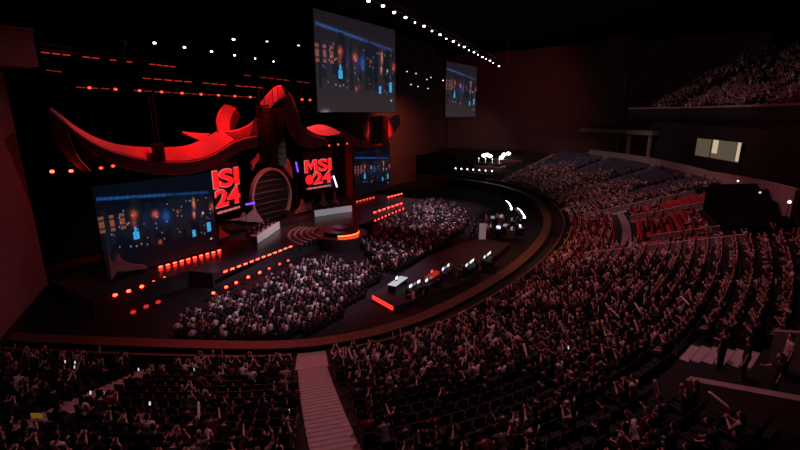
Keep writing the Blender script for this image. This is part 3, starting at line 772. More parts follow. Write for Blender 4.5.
# purple slit lights
M_violet = glow('violet light', (.18, .06, 1), 1.6); M_vw = glow('pale violet light', (.6, .5, 1), 3)
def slit(a, b, mt, label):
    r = empty('slit_light', tuple(a)); tag(r, label, 'stage light')
    m = MB(); m.tube([Vector(), b-a], [.12, .12], 8); m.build('tube', mt, r)
    m = MB(); m.tube([Vector((0, .2, .1)), Vector((0, .2, ZS-a.z))], .04, 6); m.build('mount', M_metal, r)
slit(aty(296, 162, 46), aty(298, 172, 46), M_violet, 'vertical violet slit light right of the gate')
slit(aty(333.5, 176, 44.4), aty(337, 187, 44.4), M_vw, 'bright violet slanted tube light beside the right red sign')
slit(aty(246, 204.5, 44), aty(254.5, 203, 44), M_violet, 'horizontal violet light beside the left red sign')
# trusses over the stage with red strips --------------------------------------------------------------
def truss(a, b, label, n, mt, sz=.05, bulbs=0, bm=None):
    a, b = Vector(a), Vector(b); v = b-a; Lb = v.length
    r = empty('lighting_truss', tuple(a)); tag(r, label, 'truss')
    m = MB()
    for oy, oz in ((.15, .25), (.55, .25), (.35, .6)):
        m.tube([Vector((0, oy, oz)), v+Vector((0, oy, oz))], .035, 5)
    K = max(4, int(Lb/1.0))
    for k in range(K):
        p, q = v*(k/K), v*((k+1)/K)
        m.tube([p+Vector((0,.15,.25)), q+Vector((0,.35,.6))], .02, 4); m.tube([p+Vector((0,.35,.6)), q+Vector((0,.55,.25))], .02, 4); m.tube([p+Vector((0,.55,.25)), q+Vector((0,.15,.25))], .02, 4)
    for f in (.1, .9): m.tube([v*f+Vector((0,.35,.6)), Vector((v.x*f, .35+v.y*f, 34.0-a.z))], .025, 4)
    m.build('frame', M_metal, r)
    for k in range(n):
        if rnd.random() < .12: continue
        m = MB(); m.tube([v*((k+.1)/n), v*((k+.85)/n)], sz, 6); m.build('strip_light', mt, r)
    for k in range(bulbs):
        m = MB(); m.ball(v*((k+.5)/bulbs)+Vector((0, -.1, 0)), (.17, .14, .12), 8, 5); m.build('bulb', bm, r)
M_strip = glow('red strip', (1, .05, .04), .55); M_strip2 = glow('red strip dim', (1, .08, .06), .22)
truss(atz(40, 52, 20), atz(176, 67, 20), 'overhead truss with a broken red strip, nearest the left wall', 16, M_strip, .035)
truss(aty(142, 78, 46), aty(264, 88, 46), 'overhead truss with a thin red strip behind the row of bulbs', 14, M_strip, .04)
truss(aty(75, 87, 47), aty(257, 97.5, 47), 'overhead truss with a row of red bulbs above the long ribbon', 20, M_strip2, .05, 9, M_redsoft)
truss(aty(243, 75, 47), aty(310, 83, 47), 'short overhead truss with dim red strip left of the hanging screen', 9, M_strip2, .05)
truss(aty(46, 70, 46.5), aty(62, 72, 46.5), 'tiny far truss with faint strip near the left wall', 4, M_strip2, .04)
# downlights in the ceiling grid -------------------------------------------------------------------------
M_bulb = glow('white bulb', (.86, .88, 1), 9); M_bulb2 = glow('white bulb far', (1, .9, .92), 8); M_bulbdim = glow('white bulb dim', (.8, .75, .85), 1.6)
def downlight(p, label, mt, s, zc=34.0):
    r = empty('ceiling_lamp', tuple(p)); tag(r, label, 'lamp')
    m = MB(); m.ball((0, 0, 0), (s, s, s*.62), 10, 6); m.build('bulb', mt, r)
    m = MB(); m.tube([(0, 0, s*.5), (0, 0, s*2.2)], [s*1.25, s*.8], 10); m.tube([(0, 0, s*2.2), (0, 0, zc-p[2])], .03, 5); m.build('housing', M_dark, r)
for i, p in enumerate([(154.5,43),(184.5,47.3),(211.5,51.5),(234.5,55.2),(255,58.5),(273.5,61.5)]):
    downlight(atz(*p, 22), f'{ORD[i]} white downlight from the left in the lower row of six above the stage', M_bulb, .13 if i < 4 else .10)
for i, p in enumerate([(233.5,39.5),(267,41.5),(298.5,45.5)]):
    downlight(atz(*p, 22), f'{ORD[i]} white downlight from the left in the upper row of three above the stage', M_bulb if i < 1 else M_bulbdim, .12)
ROWL = [(368.5,1),(383,6),(394,12.5),(405.5,17.5),(415,22.5),(424,26.3),(432,31),(440,34.7),(446.3,38.8),(453.3,41.5),(458.8,45),(464.3,47),(469,50.3),(474,52.2),(478,54.7),(482.5,57),(486,59.2),(490,60.7),(493,62.8),(499,66)]
tr = empty('catwalk_truss', tuple(atz(340, -12, 24.9))); tag(tr, 'long curved catwalk beam carrying the row of white lamps', 'truss'); T0 = Vector(tr.location)
m = MB(); cp = [atz(x, y-4, 25.1)-T0 for x, y in [(340,-12)]+ROWL[::3]+[(512,73)]]
for oy in (0, 1.0): m.tube([p+Vector((0, oy, .4)) for p in cp], .09, 6)
for p, q in zip(cp, cp[1:]):
    for k in range(6): c = p.lerp(q, k/6); m.tube([c+Vector((0,0,.4)), c+Vector((0,1.0,.4))], .05, 4); m.tube([c+Vector((0,.5,.4)), Vector((c.x, c.y+.5, 33.95-T0.z))], .02, 4)
m.build('beam', M_metal, tr)
for i, p in enumerate(ROWL):
    q = atz(*p, 24.5); big = i < 3 or i % 2 == 1
    downlight(q, f'{ORD[i]} white lamp from the near end of the long curved lamp row', M_bulb2, .155 if big else .10, 25.2)
for i, p in enumerate([(407,71.5),(416,73.5),(431,77.5),(427,79.5),(443.5,80.5),(411,84.5),(418,86.5),(428,88.5)]):
    downlight(aty(*p, 40), f'{ORD[i]} small dim lamp from the left between the two hanging screens', M_bulbdim if i != 4 else M_bulb2, .12)
#====================================================================== PLAYER DESKS, STAFF
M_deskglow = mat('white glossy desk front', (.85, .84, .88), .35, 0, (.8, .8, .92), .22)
M_mondim = glow('monitor dim', (.5, .7, 1), .25); M_mon = glow('monitor light', (.75, .85, 1), 1.7, True); M_monred = glow('monitor red', (1, .12, .08), 1.2)
M_top_glow = glow('glow painted desk', (.8, .82, .92), .6)  # tabletop is no lamp, its brightness is put in as glow
def player_desk(a, b, label, side):
    a, b = Vector((a[0], a[1], 0)), Vector((b[0], b[1], 0)); v = b-a; w = v.length; ang = math.atan2(v.y, v.x)
    r = empty('player_desk', (a.x, a.y, ZS), ang); tag(r, label, 'desk')
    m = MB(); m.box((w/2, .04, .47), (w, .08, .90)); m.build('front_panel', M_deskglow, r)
    m = MB(); m.box((w/2, .45, .80), (w, .8, .05)); m.build('tabletop', M_white, r)
    for x in (.15, w-.15):
        m = MB(); m.box((x, .45, .385), (.08, .6, .77)); m.build('leg', M_dark, r)
    M = Matrix.Translation((a.x, a.y, ZS)) @ Matrix.Rotation(ang, 4, 'Z')
    for k in range(5):
        x = w*(k+.5)/5
        o = empty('monitor', tuple(M @ Vector((x, .45, .83))), ang); tag(o, f'{ORD[k]} monitor from the left on the {side} white player desk', 'monitor', f'monitors on the {side} player desk')
        m = MB(); m.box((0, 0, .27), (.6, .04, .36)); sc_ = m.build('screen', M_dark, o)
        m = MB(); m.box((0, .025, .27), (.55, .01, .31)); m.build('display', M_mondim, sc_)
        m = MB(); m.box((0, .01, .05), (.05, .05, .1)); m.box((0, .02, .012), (.24, .2, .024)); m.build('stand', M_metal, o)
        o = empty('gaming_chair', tuple(M @ Vector((x, 1.35, 0))), ang+math.pi); tag(o, f'{ORD[k]} gaming chair from the left behind the {side} white player desk', 'chair', f'chairs of the {side} player desk')
        m = MB(); m.box((0, 0, .40), (.5, .5, .07)); m.build('seat', M_dark, o)
        m = MB(); m.box((0, -.27, .82), (.46, .06, .74)); m.box((0, -.27, 1.24), (.3, .06, .14)); m.build('backrest', M_dark, o)
        m = MB(); m.tube([(0,0,.08), (0,0,.36)], .04, 8)
        for q in range(5): m.tube([(0,0,.09), (.3*math.cos(q*1.2566), .3*math.sin(q*1.2566), .04)], .025, 5)
        m.build('base', M_metal, o)
        p = M @ Vector((x, 1.38, 0))
        o = put_person(0, tuple(p), ang+math.pi, SHIRTS[(4, 3)[side == 'right']][1], stand=None)
        o.data = variant(('pl',), 'desk', 'desk', False, False, .12)[0]
        for ch, mm in zip(o.children, variant(('pl',))[1:]): ch.data = mm
        tag(o, f'{ORD[k]} player from the left seated behind the {side} white player desk', 'person', f'players at the {side} desk')
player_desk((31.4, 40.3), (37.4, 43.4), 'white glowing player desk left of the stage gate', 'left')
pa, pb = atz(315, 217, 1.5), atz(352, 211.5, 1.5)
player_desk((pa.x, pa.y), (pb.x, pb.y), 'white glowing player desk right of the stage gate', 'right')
# production desks along the rail -----------------------------------------------------------------------
ZP = .5
m = MB(); m.prism([Vector(p) for p in ((28.6,21.9,0),(27.6,18.9,0),(36.5,16.3,0),(50.5,17.3,0),(51.5,21.6,0),(40.5,23.2,0))], (0, 0, ZP)); struct(m.build('floor_production', mat('grey riser carpet', (.013,.012,.013), .85)))
M_redpanel = glow('red lit front', (1, .03, .02), 1.6); M_red_glow = glow('red glow painted desk', (1, .04, .03), .35)  # red-lit look of the desks is put in as their own glow
a, b = Vector((28.55, 21.75, .42)), Vector((27.62, 18.95, .42)); v = b-a
m = MB(); m.prism([a+Vector((-.12,0,-.2)), b+Vector((-.12,0,-.2)), b+Vector((-.12,0,.16)), a+Vector((-.12,0,.16))], (.08, -.03, 0)); tag(m.build('red_light_strip', M_redpanel), 'red light strip on the end of the production riser', 'light strip')
def prod_desk(px, rz, w, label, top=M_dark, front=None, mons=2, monmat=M_mon, n=[0]):
    p = atz(*px, ZP+.75); r = empty('production_desk', (p.x, p.y, ZP), rz); tag(r, label, 'desk')
    m = MB(); m.box((0, 0, .74), (w, .8, .05)); m.build('tabletop', top, r)
    for sx in (-1, 1):
        m = MB(); m.box((sx*(w/2-.06), 0, .36), (.06, .7, .71)); m.build('leg', M_dark, r)
    m = MB(); m.box((0, .37, .40), (w-.2, .03, .6)); m.build('front_panel', front or M_dark, r)
    M = Matrix.Translation((p.x, p.y, ZP)) @ Matrix.Rotation(rz, 4, 'Z')
    for k in range(mons):
        x = (k-(mons-1)/2)*min(.85, (w-.35)/max(1, mons)); n[0] += 1
        o = empty('monitor', tuple(M @ Vector((x, .15, .765))), rz); tag(o, f'{ORD[k]} lit monitor from the left on the {label}' if len(label) < 58 else f'{ORD[k]} lit monitor on the {label}', 'monitor', 'production monitors')
        m = MB(); m.box((0, .02, .26), (.50, .05, .32)); scr = m.build('screen', M_dark, o)
        m = MB(); m.box((0, -.012, .26), (.44, .012, .26)); m.build('display', monmat if k % 3 != 1 else M_mondim, scr)
        m = MB(); m.box((0, .03, .04), (.05, .05, .1)); m.box((0, .03, .012), (.22, .18, .024)); m.build('stand', M_metal, o)
    return M
dk = [((398,281), .10, 2.4, 'near pale-topped production desk', M_top_glow, None, 1, M_mon), ((416,287), -.05, 2.2, 'production desk beside the man in white', M_dark, None, 3, M_mon),
      ((430,282), .02, 1.9, 'production desk with pale lit monitors', M_dark, M_red_glow, 2, M_mon), ((433,274.5), .1, 2.2, 'red-lit production desk near the pale-topped desk', M_red_glow, M_red_glow, 1, M_monred),
      ((447,270), .05, 2.2, 'production desk in the middle of the row', M_dark, M_red_glow, 3, M_mon), ((471,265.5), .05, 2.6, 'production desk second from the far end', M_dark, None, 4, M_mon),
      ((488.5,257.5), .05, 2.6, 'farthest production desk by the curved rail', M_dark, None, 4, M_mon)]
for px, rz, w, lb, tp, fr, mo, mm in dk: prod_desk(px, rz, w, lb, tp, fr, mo, mm)
def stand_at(px, z, rz, shirt, label, pose=('side','side'), hair=M_hair):
    p = atz(px[0], px[1], z); o = put_person(0, tuple(p), rz, shirt, hair, stand=pose); return tag(o, label, 'person')
stand_at((413,309), ZP, .4, SHIRTS[3][1], 'man in a white shirt standing at the near production desk', ('desk','side'))
stand_at((424,302), ZP, .3, SHIRTS[0][1], 'staff member in black standing right of the man in white')
stand_at((452,280), ZP, .2, SHIRTS[2][1], 'person in grey standing behind the middle production desk', ('desk','desk'))
stand_at((458,284), ZP, .1, SHIRTS[1][1], 'staff member in dark clothes beside the middle production desk')
stand_at((475,274), ZP, .2, SHIRTS[0][1], 'person in black near the second-farthest production desk')
stand_at((382,277), 0, .6, SHIRTS[3][1], 'person in pale shirt standing at the end of the near production desk')
stand_at((316,304), 0, 2.0, SHIRTS[0][1], 'person in black walking in the aisle left of the production riser')
for i, p in enumerate([(440,287),(463,277),(492,268)]):
    q = atz(*p, ZP); o = put_person(0, tuple(q), .2, SHIRTS[(0,1,0)[i]][1]); tag(o, f'{ORD[i]} seated operator from the near end, behind the production desks', 'person', 'seated operators')
    c = empty('office_chair', (q.x, q.y, ZP), .2); tag(c, f'chair of the {ORD[i]} seated operator behind the production desks', 'chair', 'operator chairs')
    m = MB(); m.box((0,0,.40), (.46,.44,.06)); m.build('seat', M_dark, c)
    m = MB(); m.box((0,-.27,.78), (.42,.05,.5)); m.build('backrest', M_dark, c)
    m = MB(); m.tube([(0,0,.03),(0,0,.38)], .04, 6); m.box((0,0,.03), (.4,.06,.05)); m.box((0,0,.03), (.06,.4,.05)); m.build('base', M_metal, c)
# made-up glowing panel standing in for the lit strip of floor aisle
p = atz(482, 243, 0); q = atz(485, 243, 0)
o = empty('glow_panel', (p.x, p.y, 0), R_(-56)); tag(o, 'pale glowing upright panel added for the lit strip of floor aisle', 'panel')
m = MB(); m.box((0, 0, 1.35), (.85, .10, 2.4)); m.build('panel', mat('pale glowing panel', (.8,.78,.8), .6, 0, (.8,.75,.8), .12), o)
m = MB(); m.box((0, 0, .07), (1.0, .6, .14)); m.build('foot', M_dark, o)
# far production area with curved white lights
m = MB(); m.prism([Vector(p) for p in ((57,19.8,0),(67,20.8,0),(75,24.8,0),(74.5,28.5,0),(66,27.4,0),(57.5,23.5,0))], (0, 0, .5)); struct(m.build('floor_riser', mat('black riser carpet', (.014,.014,.014), .9)))
M_hot = glow('hot white light', (1, .97, .95), 9, True)
def bar3(pl, Z, label, r0=.16):
    ps = [atz(x, y, Z) for x, y in pl]; c = sum(ps, Vector())/len(ps)
    o = empty('curved_light', tuple(c)); tag(o, label, 'lamp')
    m = MB(); m.tube([p-c for p in ps], r0, 8); m.build('tube', glow('curved white light', (1, .97, .95), 5), o)
    m = MB(); m.tube([p-c+Vector((.1,.25,-.05)) for p in ps], r0*1.3, 8); m.build('reflector', M_dark, o)
    m = MB(); m.tube([Vector((.1,.25,-.1)), Vector((.1,.25,.02-c.z+.5))], .05, 6); m.build('pole', M_metal, o)
bar3([(506,201.5),(509,204),(511.5,209)], 3.0, 'left curved bright white light in the far production area')
bar3([(517.5,209),(521,212),(524.5,217.5)], 2.8, 'right curved bright white light in the far production area')
for i, (x, y) in enumerate([(489,229),(497,231),(504,229),(511,232),(520,230),(493,221),(502,219.5),(513,223)]):
    p = atz(x, y, 1.25); r = empty('equipment_rack', (p.x, p.y, .5), R_(30+20*i)); tag(r, f'{ORD[i]} equipment rack from the left beneath the curved white lights', 'equipment rack', 'racks in the far production area')
    m = MB(); m.box((0,0,.5), (.9,.7,1.0)); m.box((0,0,1.02), (1.0,.8,.05)); m.build('case', M_dark if i % 3 else M_steel, r)
    m = MB(); m.box((0,-.2,1.25), (.55,.04,.34), .5*i); m.build('display', M_mon if i in (1,4) else mat('dim screen', (.02,.02,.02), .5, 0, (.7,.8,1), .3), r)
for i, (x, y, s) in enumerate([(487,236,3),(491,234,0),(499,236,2),(508,237,0),(516,236,1),(486,226,6),(497,224,3),(506,226,1),(519,226,0),(471,243,0),(474,236,1),(468,229,0),(475,226,1)]):
    o = put_person(0, tuple(atz(x, y, .5 if x > 480 else 0)), rnd.uniform(-1, 2), SHIRTS[s][1], stand=('side','side') if i % 2 else ('desk','side'))
    tag(o, f'{ORD[i]} standing crew member, {SHIRTS[s][0]} shirt, in the far floor aisle and production area', 'person', 'crew in the far production area')
# commentary booth platforms at the far end -------------------------------------------------------------------
M_booth = mat('booth riser', (.12, .06, .06), .7); M_trimred = mat('booth red edge', (.5, .12, .08), .5)
def booth(px, py, w, dpt, X, hh, label, lamps, deskl=True):
    c = atx(px, py, X); r = empty('booth_platform', tuple(c), 0); tag(r, label, 'platform')
    m = MB(); m.box((dpt/2, 0, -hh/2), (dpt, w, hh)); m.build('riser', M_booth, r)
    m = MB(); m.box((-.04, 0, -.12), (.08, w, .16)); m.build('edge', M_trimred, r)
    m = MB(); m.box((.5, 0, .75), (.7, w*.94, .06)); m.box((.2, 0, .4), (.05, w*.94, .65)); m.build('counter', M_dark, r)
    return c
c1 = booth(472, 176.5, 10.8, 4, 94.8, 2.6, 'lowest platform of the far booth, with a row of small white lights', 7)
for k in range(7):
    y = c1.y+4.6-9.2*k/6
    o = empty('booth_monitor', (c1.x+.45, y, c1.z+.78), R_(90)); tag(o, f'{ORD[k]} small white lit monitor from the left in the lowest far booth', 'monitor', 'far booth monitors')
    m = MB(); m.box((0,0,.42), (.62,.06,.42)); m.box((0,.05,.1), (.08,.08,.2)); sc_ = m.build('screen', M_dark, o)
    m = MB(); m.box((0,-.04,.42), (.56,.02,.36)); m.build('display', M_mondim, sc_)
    m = MB(); m.ball((0,-.12,.75), .17, 8, 5); m.build('lamp', glow('booth lamp', (.9,.95,1), 4), o)
    o = put_person(0, (c1.x+1.3, y+.3, c1.z), R_(90), SHIRTS[(0,1,3)[k % 3]][1], stand=('desk','side')); tag(o, f'{ORD[k]} commentator from the left on the lowest far booth platform', 'person', 'people in the far booth')
c2 = booth(488, 166.5, 7.0, 4, 98, 2.2, 'middle platform of the far booth, pale counter with dim lights', 4)
for k in range(4):
    m = MB(); m.ball((0,0,0), .16, 8, 5); m.tube([(0,0,-.1),(0,0,-.95)], .03, 5); o = m.build('booth_lamp', glow('booth lamp dim', (1,.95,.85), 1.6)); o.location = (c2.x+.5, c2.y+2.6-1.7*k, c2.z+1.75); tag(o, f'{ORD[k]} dim booth lamp from the left on the middle far platform', 'lamp', 'dim booth lamps')
c3 = booth(508, 159.5, 7.0, 4, 103, 2.6, 'top platform of the far booth under bright lamps', 3)
def lamp_cluster(pl, X, label):
    c = atx(*pl[0], X); r = empty('lamp_cluster', tuple(c)); tag(r, label, 'lamp')
    for p in pl:
        m = MB(); q = atx(*p, X)-c; m.ball(q, (.3,.55,.36), 10, 6); m.build('bulb', M_hot, r)
    m = MB(); m.tube([(.5,-2.2,-.1),(.5,2.4,-.1)], .06, 6); m.tube([(.5,0,-.1),(.5,0,-1.6)], .06, 6); m.build('bracket', M_metal, r)
lamp_cluster([(484,155.5),(487,154.8),(490,156)], 97, 'left cluster of bright white lamps over the far booth')
lamp_cluster([(501.5,157.5),(504,154.5),(508.5,153.5)], 103, 'right cluster of bright white lamps on the top far platform')
# dark box stage-right
p = atx(405, 178, 92); m = MB(); m.box((97, 58, 3.0), (10, 15, 6)); tag(m.build('black_drape_box', M_drape), 'large black draped box at the far end of the stage', 'drape')
# black drape booth on the right
n_ = NN(82); m = MB()
dl = list(np.arange(73.5, 85.6, .5))
bz = [(u, rowz((16.6-ROW0)/ROWD)) for u in dl]
hgt = lambda u: 1.3+1.5*max(0, min(1, (u-76)/5))
a_ = [Vector((*WW(u, 16.6), z)) for u, z in bz]; a2 = [p+Vector((0,0,hgt(u)+.25*math.sin(3*u))) for p, (u, z) in zip(a_, bz)]
c_ = [Vector((*WW(u, 20.45), 6.6)) for u in dl]; c2_ = [p+Vector((0,0,hgt(u)*.75+.2*math.sin(2.1*u+1))) for p, u in zip(c_, dl)]
m.strip(a_, a2); m.strip(a2, c2_); m.strip(c2_, c_)
for i in (0, -1): n = len(m.v); m.v += [a_[i], a2[i], c2_[i], c_[i]]; m.f.append([n,n+1,n+2,n+3]); m.m.append(0)
tag(m.build('black_seat_cover', M_drape), 'large black cover draped over the upper right seats by the concourse wall', 'drape')
for i, p in enumerate([(738,181),(760,192.5),(789.5,202)]):
    q = hitd(*p, 19.2)[2] if hitd(*p, 19.2) else atz(*p, 8)
    m = MB(); m.ball((0,0,0), .11, 8, 5); o = m.build('work_lamp', glow('work lamp', (.95,.85,.95), (1.6,.6,2.4)[i]) if False else glow(f'work lamp {i}', (.95,.85,.95), (1.6,.6,2.4)[i])); o.location = q
    m2 = MB(); m2.tube([(0,0,-.08),(0,0,-1.2)], .025, 5); m2.build('stem', M_metal, o)
    tag(o, f'{ORD[i]} small white work lamp from the left above the black cover', 'lamp')
#====================================================================== SEATS AND SPECTATORS
VOID = [[(400,395),(470,385),(520,372),(560,372),(556,390),(520,415),(470,432),(400,440)], [(545,425),(600,408),(650,385),(690,372),(690,392),(640,425),(600,452),(540,452)],
        [(196,384),(292,376),(292,396),(200,408)], [(105,365),(200,385),(200,395),(60,410)], [(690,395),(720,400),(720,450),(680,450)], [(600,365),(690,350),(690,372),(610,395)], [(0,415),(40,424),(0,430)], [(110,400),(290,415),(290,424),(100,412)]]
def occupancy(px, py, u, d):
    if 76 < u < 91 and d > 9.5:
        return .12 if d < 16 else .05
    if 72.3 < u < 76.3 and d > 10.5: return .12
    if 73 < u < 91 and d > 1: return .62
    if u >= 94: return .90 if d < 13.5+2*math.sin(u*.7) else .04
    for v in VOID:
        if inpoly(px, py, v): return .06
    if py > 340 and px < 300: return .52
    if px > 640 and py > 350: return .55
    if py > 390: return .68
    return .86
seats = []; people = []
def aisle_side(x, y):
    for ua, hw, k0, k1 in AISLES:
        pass
AP = [(np.array(axis(ua, 0)), (np.array(axis(ua, 13))-np.array(axis(ua, 0)))/math.dist(axis(ua, 13), axis(ua, 0)), hw, k0, k1, ua) for ua, hw, k0, k1 in AISLES]
def blocked(x, y, k, u, d):
    for p, n, hw, k0, k1, ua in AP:
        if abs(u-ua) > 12 or not (k0 <= k < k1): continue
        q = np.array([x, y])-p; t = abs(q[0]*-n[1]+q[1]*n[0])
        if t < hw+.3: return True
    if 52.5 < u < 56.3 and d > 16.3: return True
    if u > 124.5 or y > 56: return True
    q = Vector((x, y, 0))-Vector((12.6, 44.0, 0))
    if q.dot(nvL) < 1.2: return True
    if 74.5 < u < 90.6 and 8.0 < d < 9.9: return True
    if 73.2 < u < 85.9 and d > 15.9: return True
    for ru, d0 in ((72, 5), (76.3, 10), (86, 8.7), (91.3, 4)):
        if abs(u-ru) < .55 and d > d0: return True
    return False
UL, UR = 46.55, 46.55
for k in range(NROW):
    d = ROW0+ROWD*k+.5; u = 8.0; idx = 0; row = []
    while u < 149:
        x, y = WW(u, d); x2, y2 = WW(u+.05, d); sp = max(.2, math.dist((x, y), (x2, y2))/.05)
        pxy = proj(x, y, rowz(k)+.9)
        if not blocked(x, y, k, u, d) and -40 < pxy[0] < 840 and pxy[1] < 490:
            row.append((u, x, y, pxy))
        u += .56/sp
    for u, x, y, pxy in row:
        side = 'right' if u > UL else 'left'
        sn = sum(1 for q in row if (q[0] > UL) == (u > UL) and abs(q[0]-UL) <= abs(u-UL))
        n = NN(u); rz = math.atan2(-n[1], -n[0])-math.pi/2
        seats.append(dict(k=k, u=u, d=d, x=x, y=y, z=rowz(k), rz=rz, px=pxy, side=side, sn=sn, occ=rnd.random() < occupancy(pxy[0], pxy[1], u, d)))
def inview(s): return -5 < s['px'][0] < 805 and s['px'][1] < 462
occ = [s for s in seats if s['occ']]
near_p = sorted([s for s in occ if inview(s)], key=lambda s: s['px'][2])[:300]
near_s = sorted([s for s in seats if inview(s)], key=lambda s: s['px'][2])[:300]
for s in near_p: s['ind'] = True
for s in near_s: s['sind'] = True
def place_words(s): return f"row {word(s['k']+1)} behind rail, seat {word(s['sn'])} {s['side']} of pale stairs"
def shell(mb, c=(0,0,0)): pass
def seat_meshes():
    m = MB(); m.box((0, .0, .425), (.46, .42, .04)); m.box((0, .2, .40), (.46, .04, .08)); pan = m.mesh('seat', M_seat_dark)
    m = MB()
    for i in range(6):
        z = .46+.07*i; m.box((0, -.27-.012*i, z+.035), (.46-.012*i, .035, .072), 0, R_(8))
    back = m.mesh('backrest', M_seat_dark)
    m = MB(); m.box((0, -.2, .2), (.06, .06, .40)); m.box((0, -.05, .385), (.40, .30, .03)); m.box((0, -.2, .012), (.2, .14, .024)); base = m.mesh('bracket', M_metal)
    m = MB(); m.box((0, 0, .62), (.04, .34, .03)); m.box((0, -.16, .53), (.035, .04, .18)); arm = m.mesh('armrest', M_metal)
    return pan, back, base, arm
PAN, BACK, BASE, ARM = seat_meshes()
for s in near_s:
    o = empty('stadium_seat', (s['x'], s['y'], s['z']), s['rz'])
    link('seat', PAN, o); link('backrest', BACK, o); link('bracket', BASE, o)
    a = link('armrest', ARM, o); a.location = (.27, 0, 0)
    st = 'occupied dark stadium seat' if s['occ'] else 'empty dark stadium seat'
    tag(o, f"{st}, {place_words(s)}", 'seat', 'stadium seats in the near rows')
class Plain:
    def __init__(s): s.b = MB()
sm = MB()
for s in seats:
    if s.get('sind'): continue
    sm.mi = 1 if (71 < s['u'] < 91.5) else (2 if s['u'] >= 91.5 else 0)
    c, q = math.cos(s['rz']), math.sin(s['rz'])
    for (cy, cz, sx, sy, sz) in ((0, .42, .46, .42, .05), (-.29, .68, .45, .04, .46)):
        sm.box((s['x']-cy*q, s['y']+cy*c, s['z']+cz), (sx, sy, sz), s['rz'])
o = sm.build('stadium_seat_rows', [M_seat_dark, M_seat_red, M_seat_blue]); tag(o, 'remaining rows of dark, red and blue stadium seats around the arena bowl', 'seats', None, 'stuff')
STICKS = []; PHONES = []
for s in near_p:
    vi = rnd.choices(range(len(SEATED)), SEAT_W)[0]
    si = pick_shirt(0.05); sk = rnd.choice([M_skin, M_skin, M_skin2]); hr = rnd.choice([M_hair, M_hair, M_hair, M_hairb])
    sc = rnd.uniform(.93, 1.05)
    o = put_person(vi, (s['x'], s['y'], s['z']+.0), s['rz']+rnd.uniform(-.15, .15), SHIRTS[si][1], hr, sk, sc)
    pose = {0:'sitting', 1:'clapping', 2:'clapping', 3:'clapping high', 4:'raising both arms', 5:'raising one arm', 6:'spreading raised arms', 7:'hands before face', 8:'reaching forward', 9:'leaning forward', 10:'sitting'}[vi]
    tag(o, f"person {pose}, {SHIRTS[si][0]} shirt, {place_words(s)}", 'person', 'spectators in the near rows')
    s['vi'] = vi; s['sc'] = sc
cr_ = Crowd()
for s in occ:
    if s.get('ind'): continue
    T = rnd.choices(LOWT[:7], [1.8, 2.0, 1.2, .22, .35, 1.2, .18])[0]
    cr_.add(T, (s['x'], s['y'], s['z']), s['rz']+rnd.uniform(-.25, .25), pick_shirt(.25 if s['u'] > 60 else .05), rnd.choice([0, 0, 1]), rnd.choice([2, 2, 2, 3]), rnd.uniform(.92, 1.06))
# people standing along the aisles (part of the crowd)
tag(cr_.build('stand_crowd'), 'countless spectators filling the farther rows of the arena bowl', 'crowd', None, 'stuff')
# floor crowd ----------------------------------------------------------------------------------------------------
FA = [(174,322),(200,305),(222,294),(258,284),(292,264),(322,257),(350,259),(384,268),(372,281),(348,298),(332,316),(298,328),(250,334),(188,337)]
FB = [(362,242),(385,222),(425,199),(455,203),(468,212),(463,230),(440,243),(416,256),(396,267),(376,259)]
fc = Crowd(); ch = MB()
yy = 19.0
while yy < 43:
    xx = 13.0+rnd.random()*.1
    while xx < 80:
        p = proj(xx, yy, 1.0)
        a = inpoly(p[0], p[1], FA); b = inpoly(p[0], p[1], FB)
        if a or b:
            ch.mi = 0; ch.box((xx, yy, .42), (.45, .42, .04)); ch.box((xx, yy-.28, .66), (.45, .04, .42)); ch.box((xx, yy, .2), (.38, .3, .4))
            if rnd.random() < (.9 if a else .93):
                T = rnd.choices(LOWT[:7], [2.6, 1.6, .8, .12, .25, 1.0, .08])[0]
                fc.add(T, (xx, yy, 0), rnd.uniform(-.25, .25)-.12, pick_shirt(.5), rnd.choice([0, 0, 1]), rnd.choice([2, 2, 2, 3]), rnd.uniform(.93, 1.06))
        xx += .60
    yy += .98
tag(fc.build('floor_crowd'), 'countless seated spectators on the arena floor in front of the stage', 'crowd', None, 'stuff')
tag(ch.build('floor_chairs', [M_dark]), 'rows of black chairs under the floor crowd', 'chairs', None, 'stuff')
# upper deck crowd ------------------------------------------------------------------------------------------------
uc = Crowd(); us_ = MB()
for k in range(UROW):
    d = 24.6+.85*k+.5; z = 16.4+.47*k; u = 64.0
    while u < 113.8:
        x, y = WW(u, d); x2, y2 = WW(u+.05, d); sp = max(.2, math.dist((x, y), (x2, y2))/.05); u += .58/sp
        p = proj(x, y, z+.9)
        if not (560 < p[0] < 830 and 0 < p[1] < 130): continue
        n = NN(u); rz = math.atan2(-n[1], -n[0])-math.pi/2
        us_.box((x+n[0]*.28, y+n[1]*.28, z+.65), (.45, .05, .45), rz); us_.box((x, y, z+.42), (.45, .42, .05), rz)
        if abs(u % 13-6) < .8: continue
        if rnd.random() < (.85 if k < 6 else .42):
            uc.add(rnd.choices(LOWT[:7], [1.2, 1.6, 1.2, .6, .6, .8, .4])[0], (x, y, z), rz, pick_shirt(.4), rnd.choice([0, 1]), 2, 1.0)
tag(uc.build('upper_crowd'), 'countless spectators seated in the upper deck on the right', 'crowd', None, 'stuff')
tag(us_.build('upper_deck_seats', [M_seat_dark]), 'rows of dark seats in the upper deck on the right', 'seats', None, 'stuff')
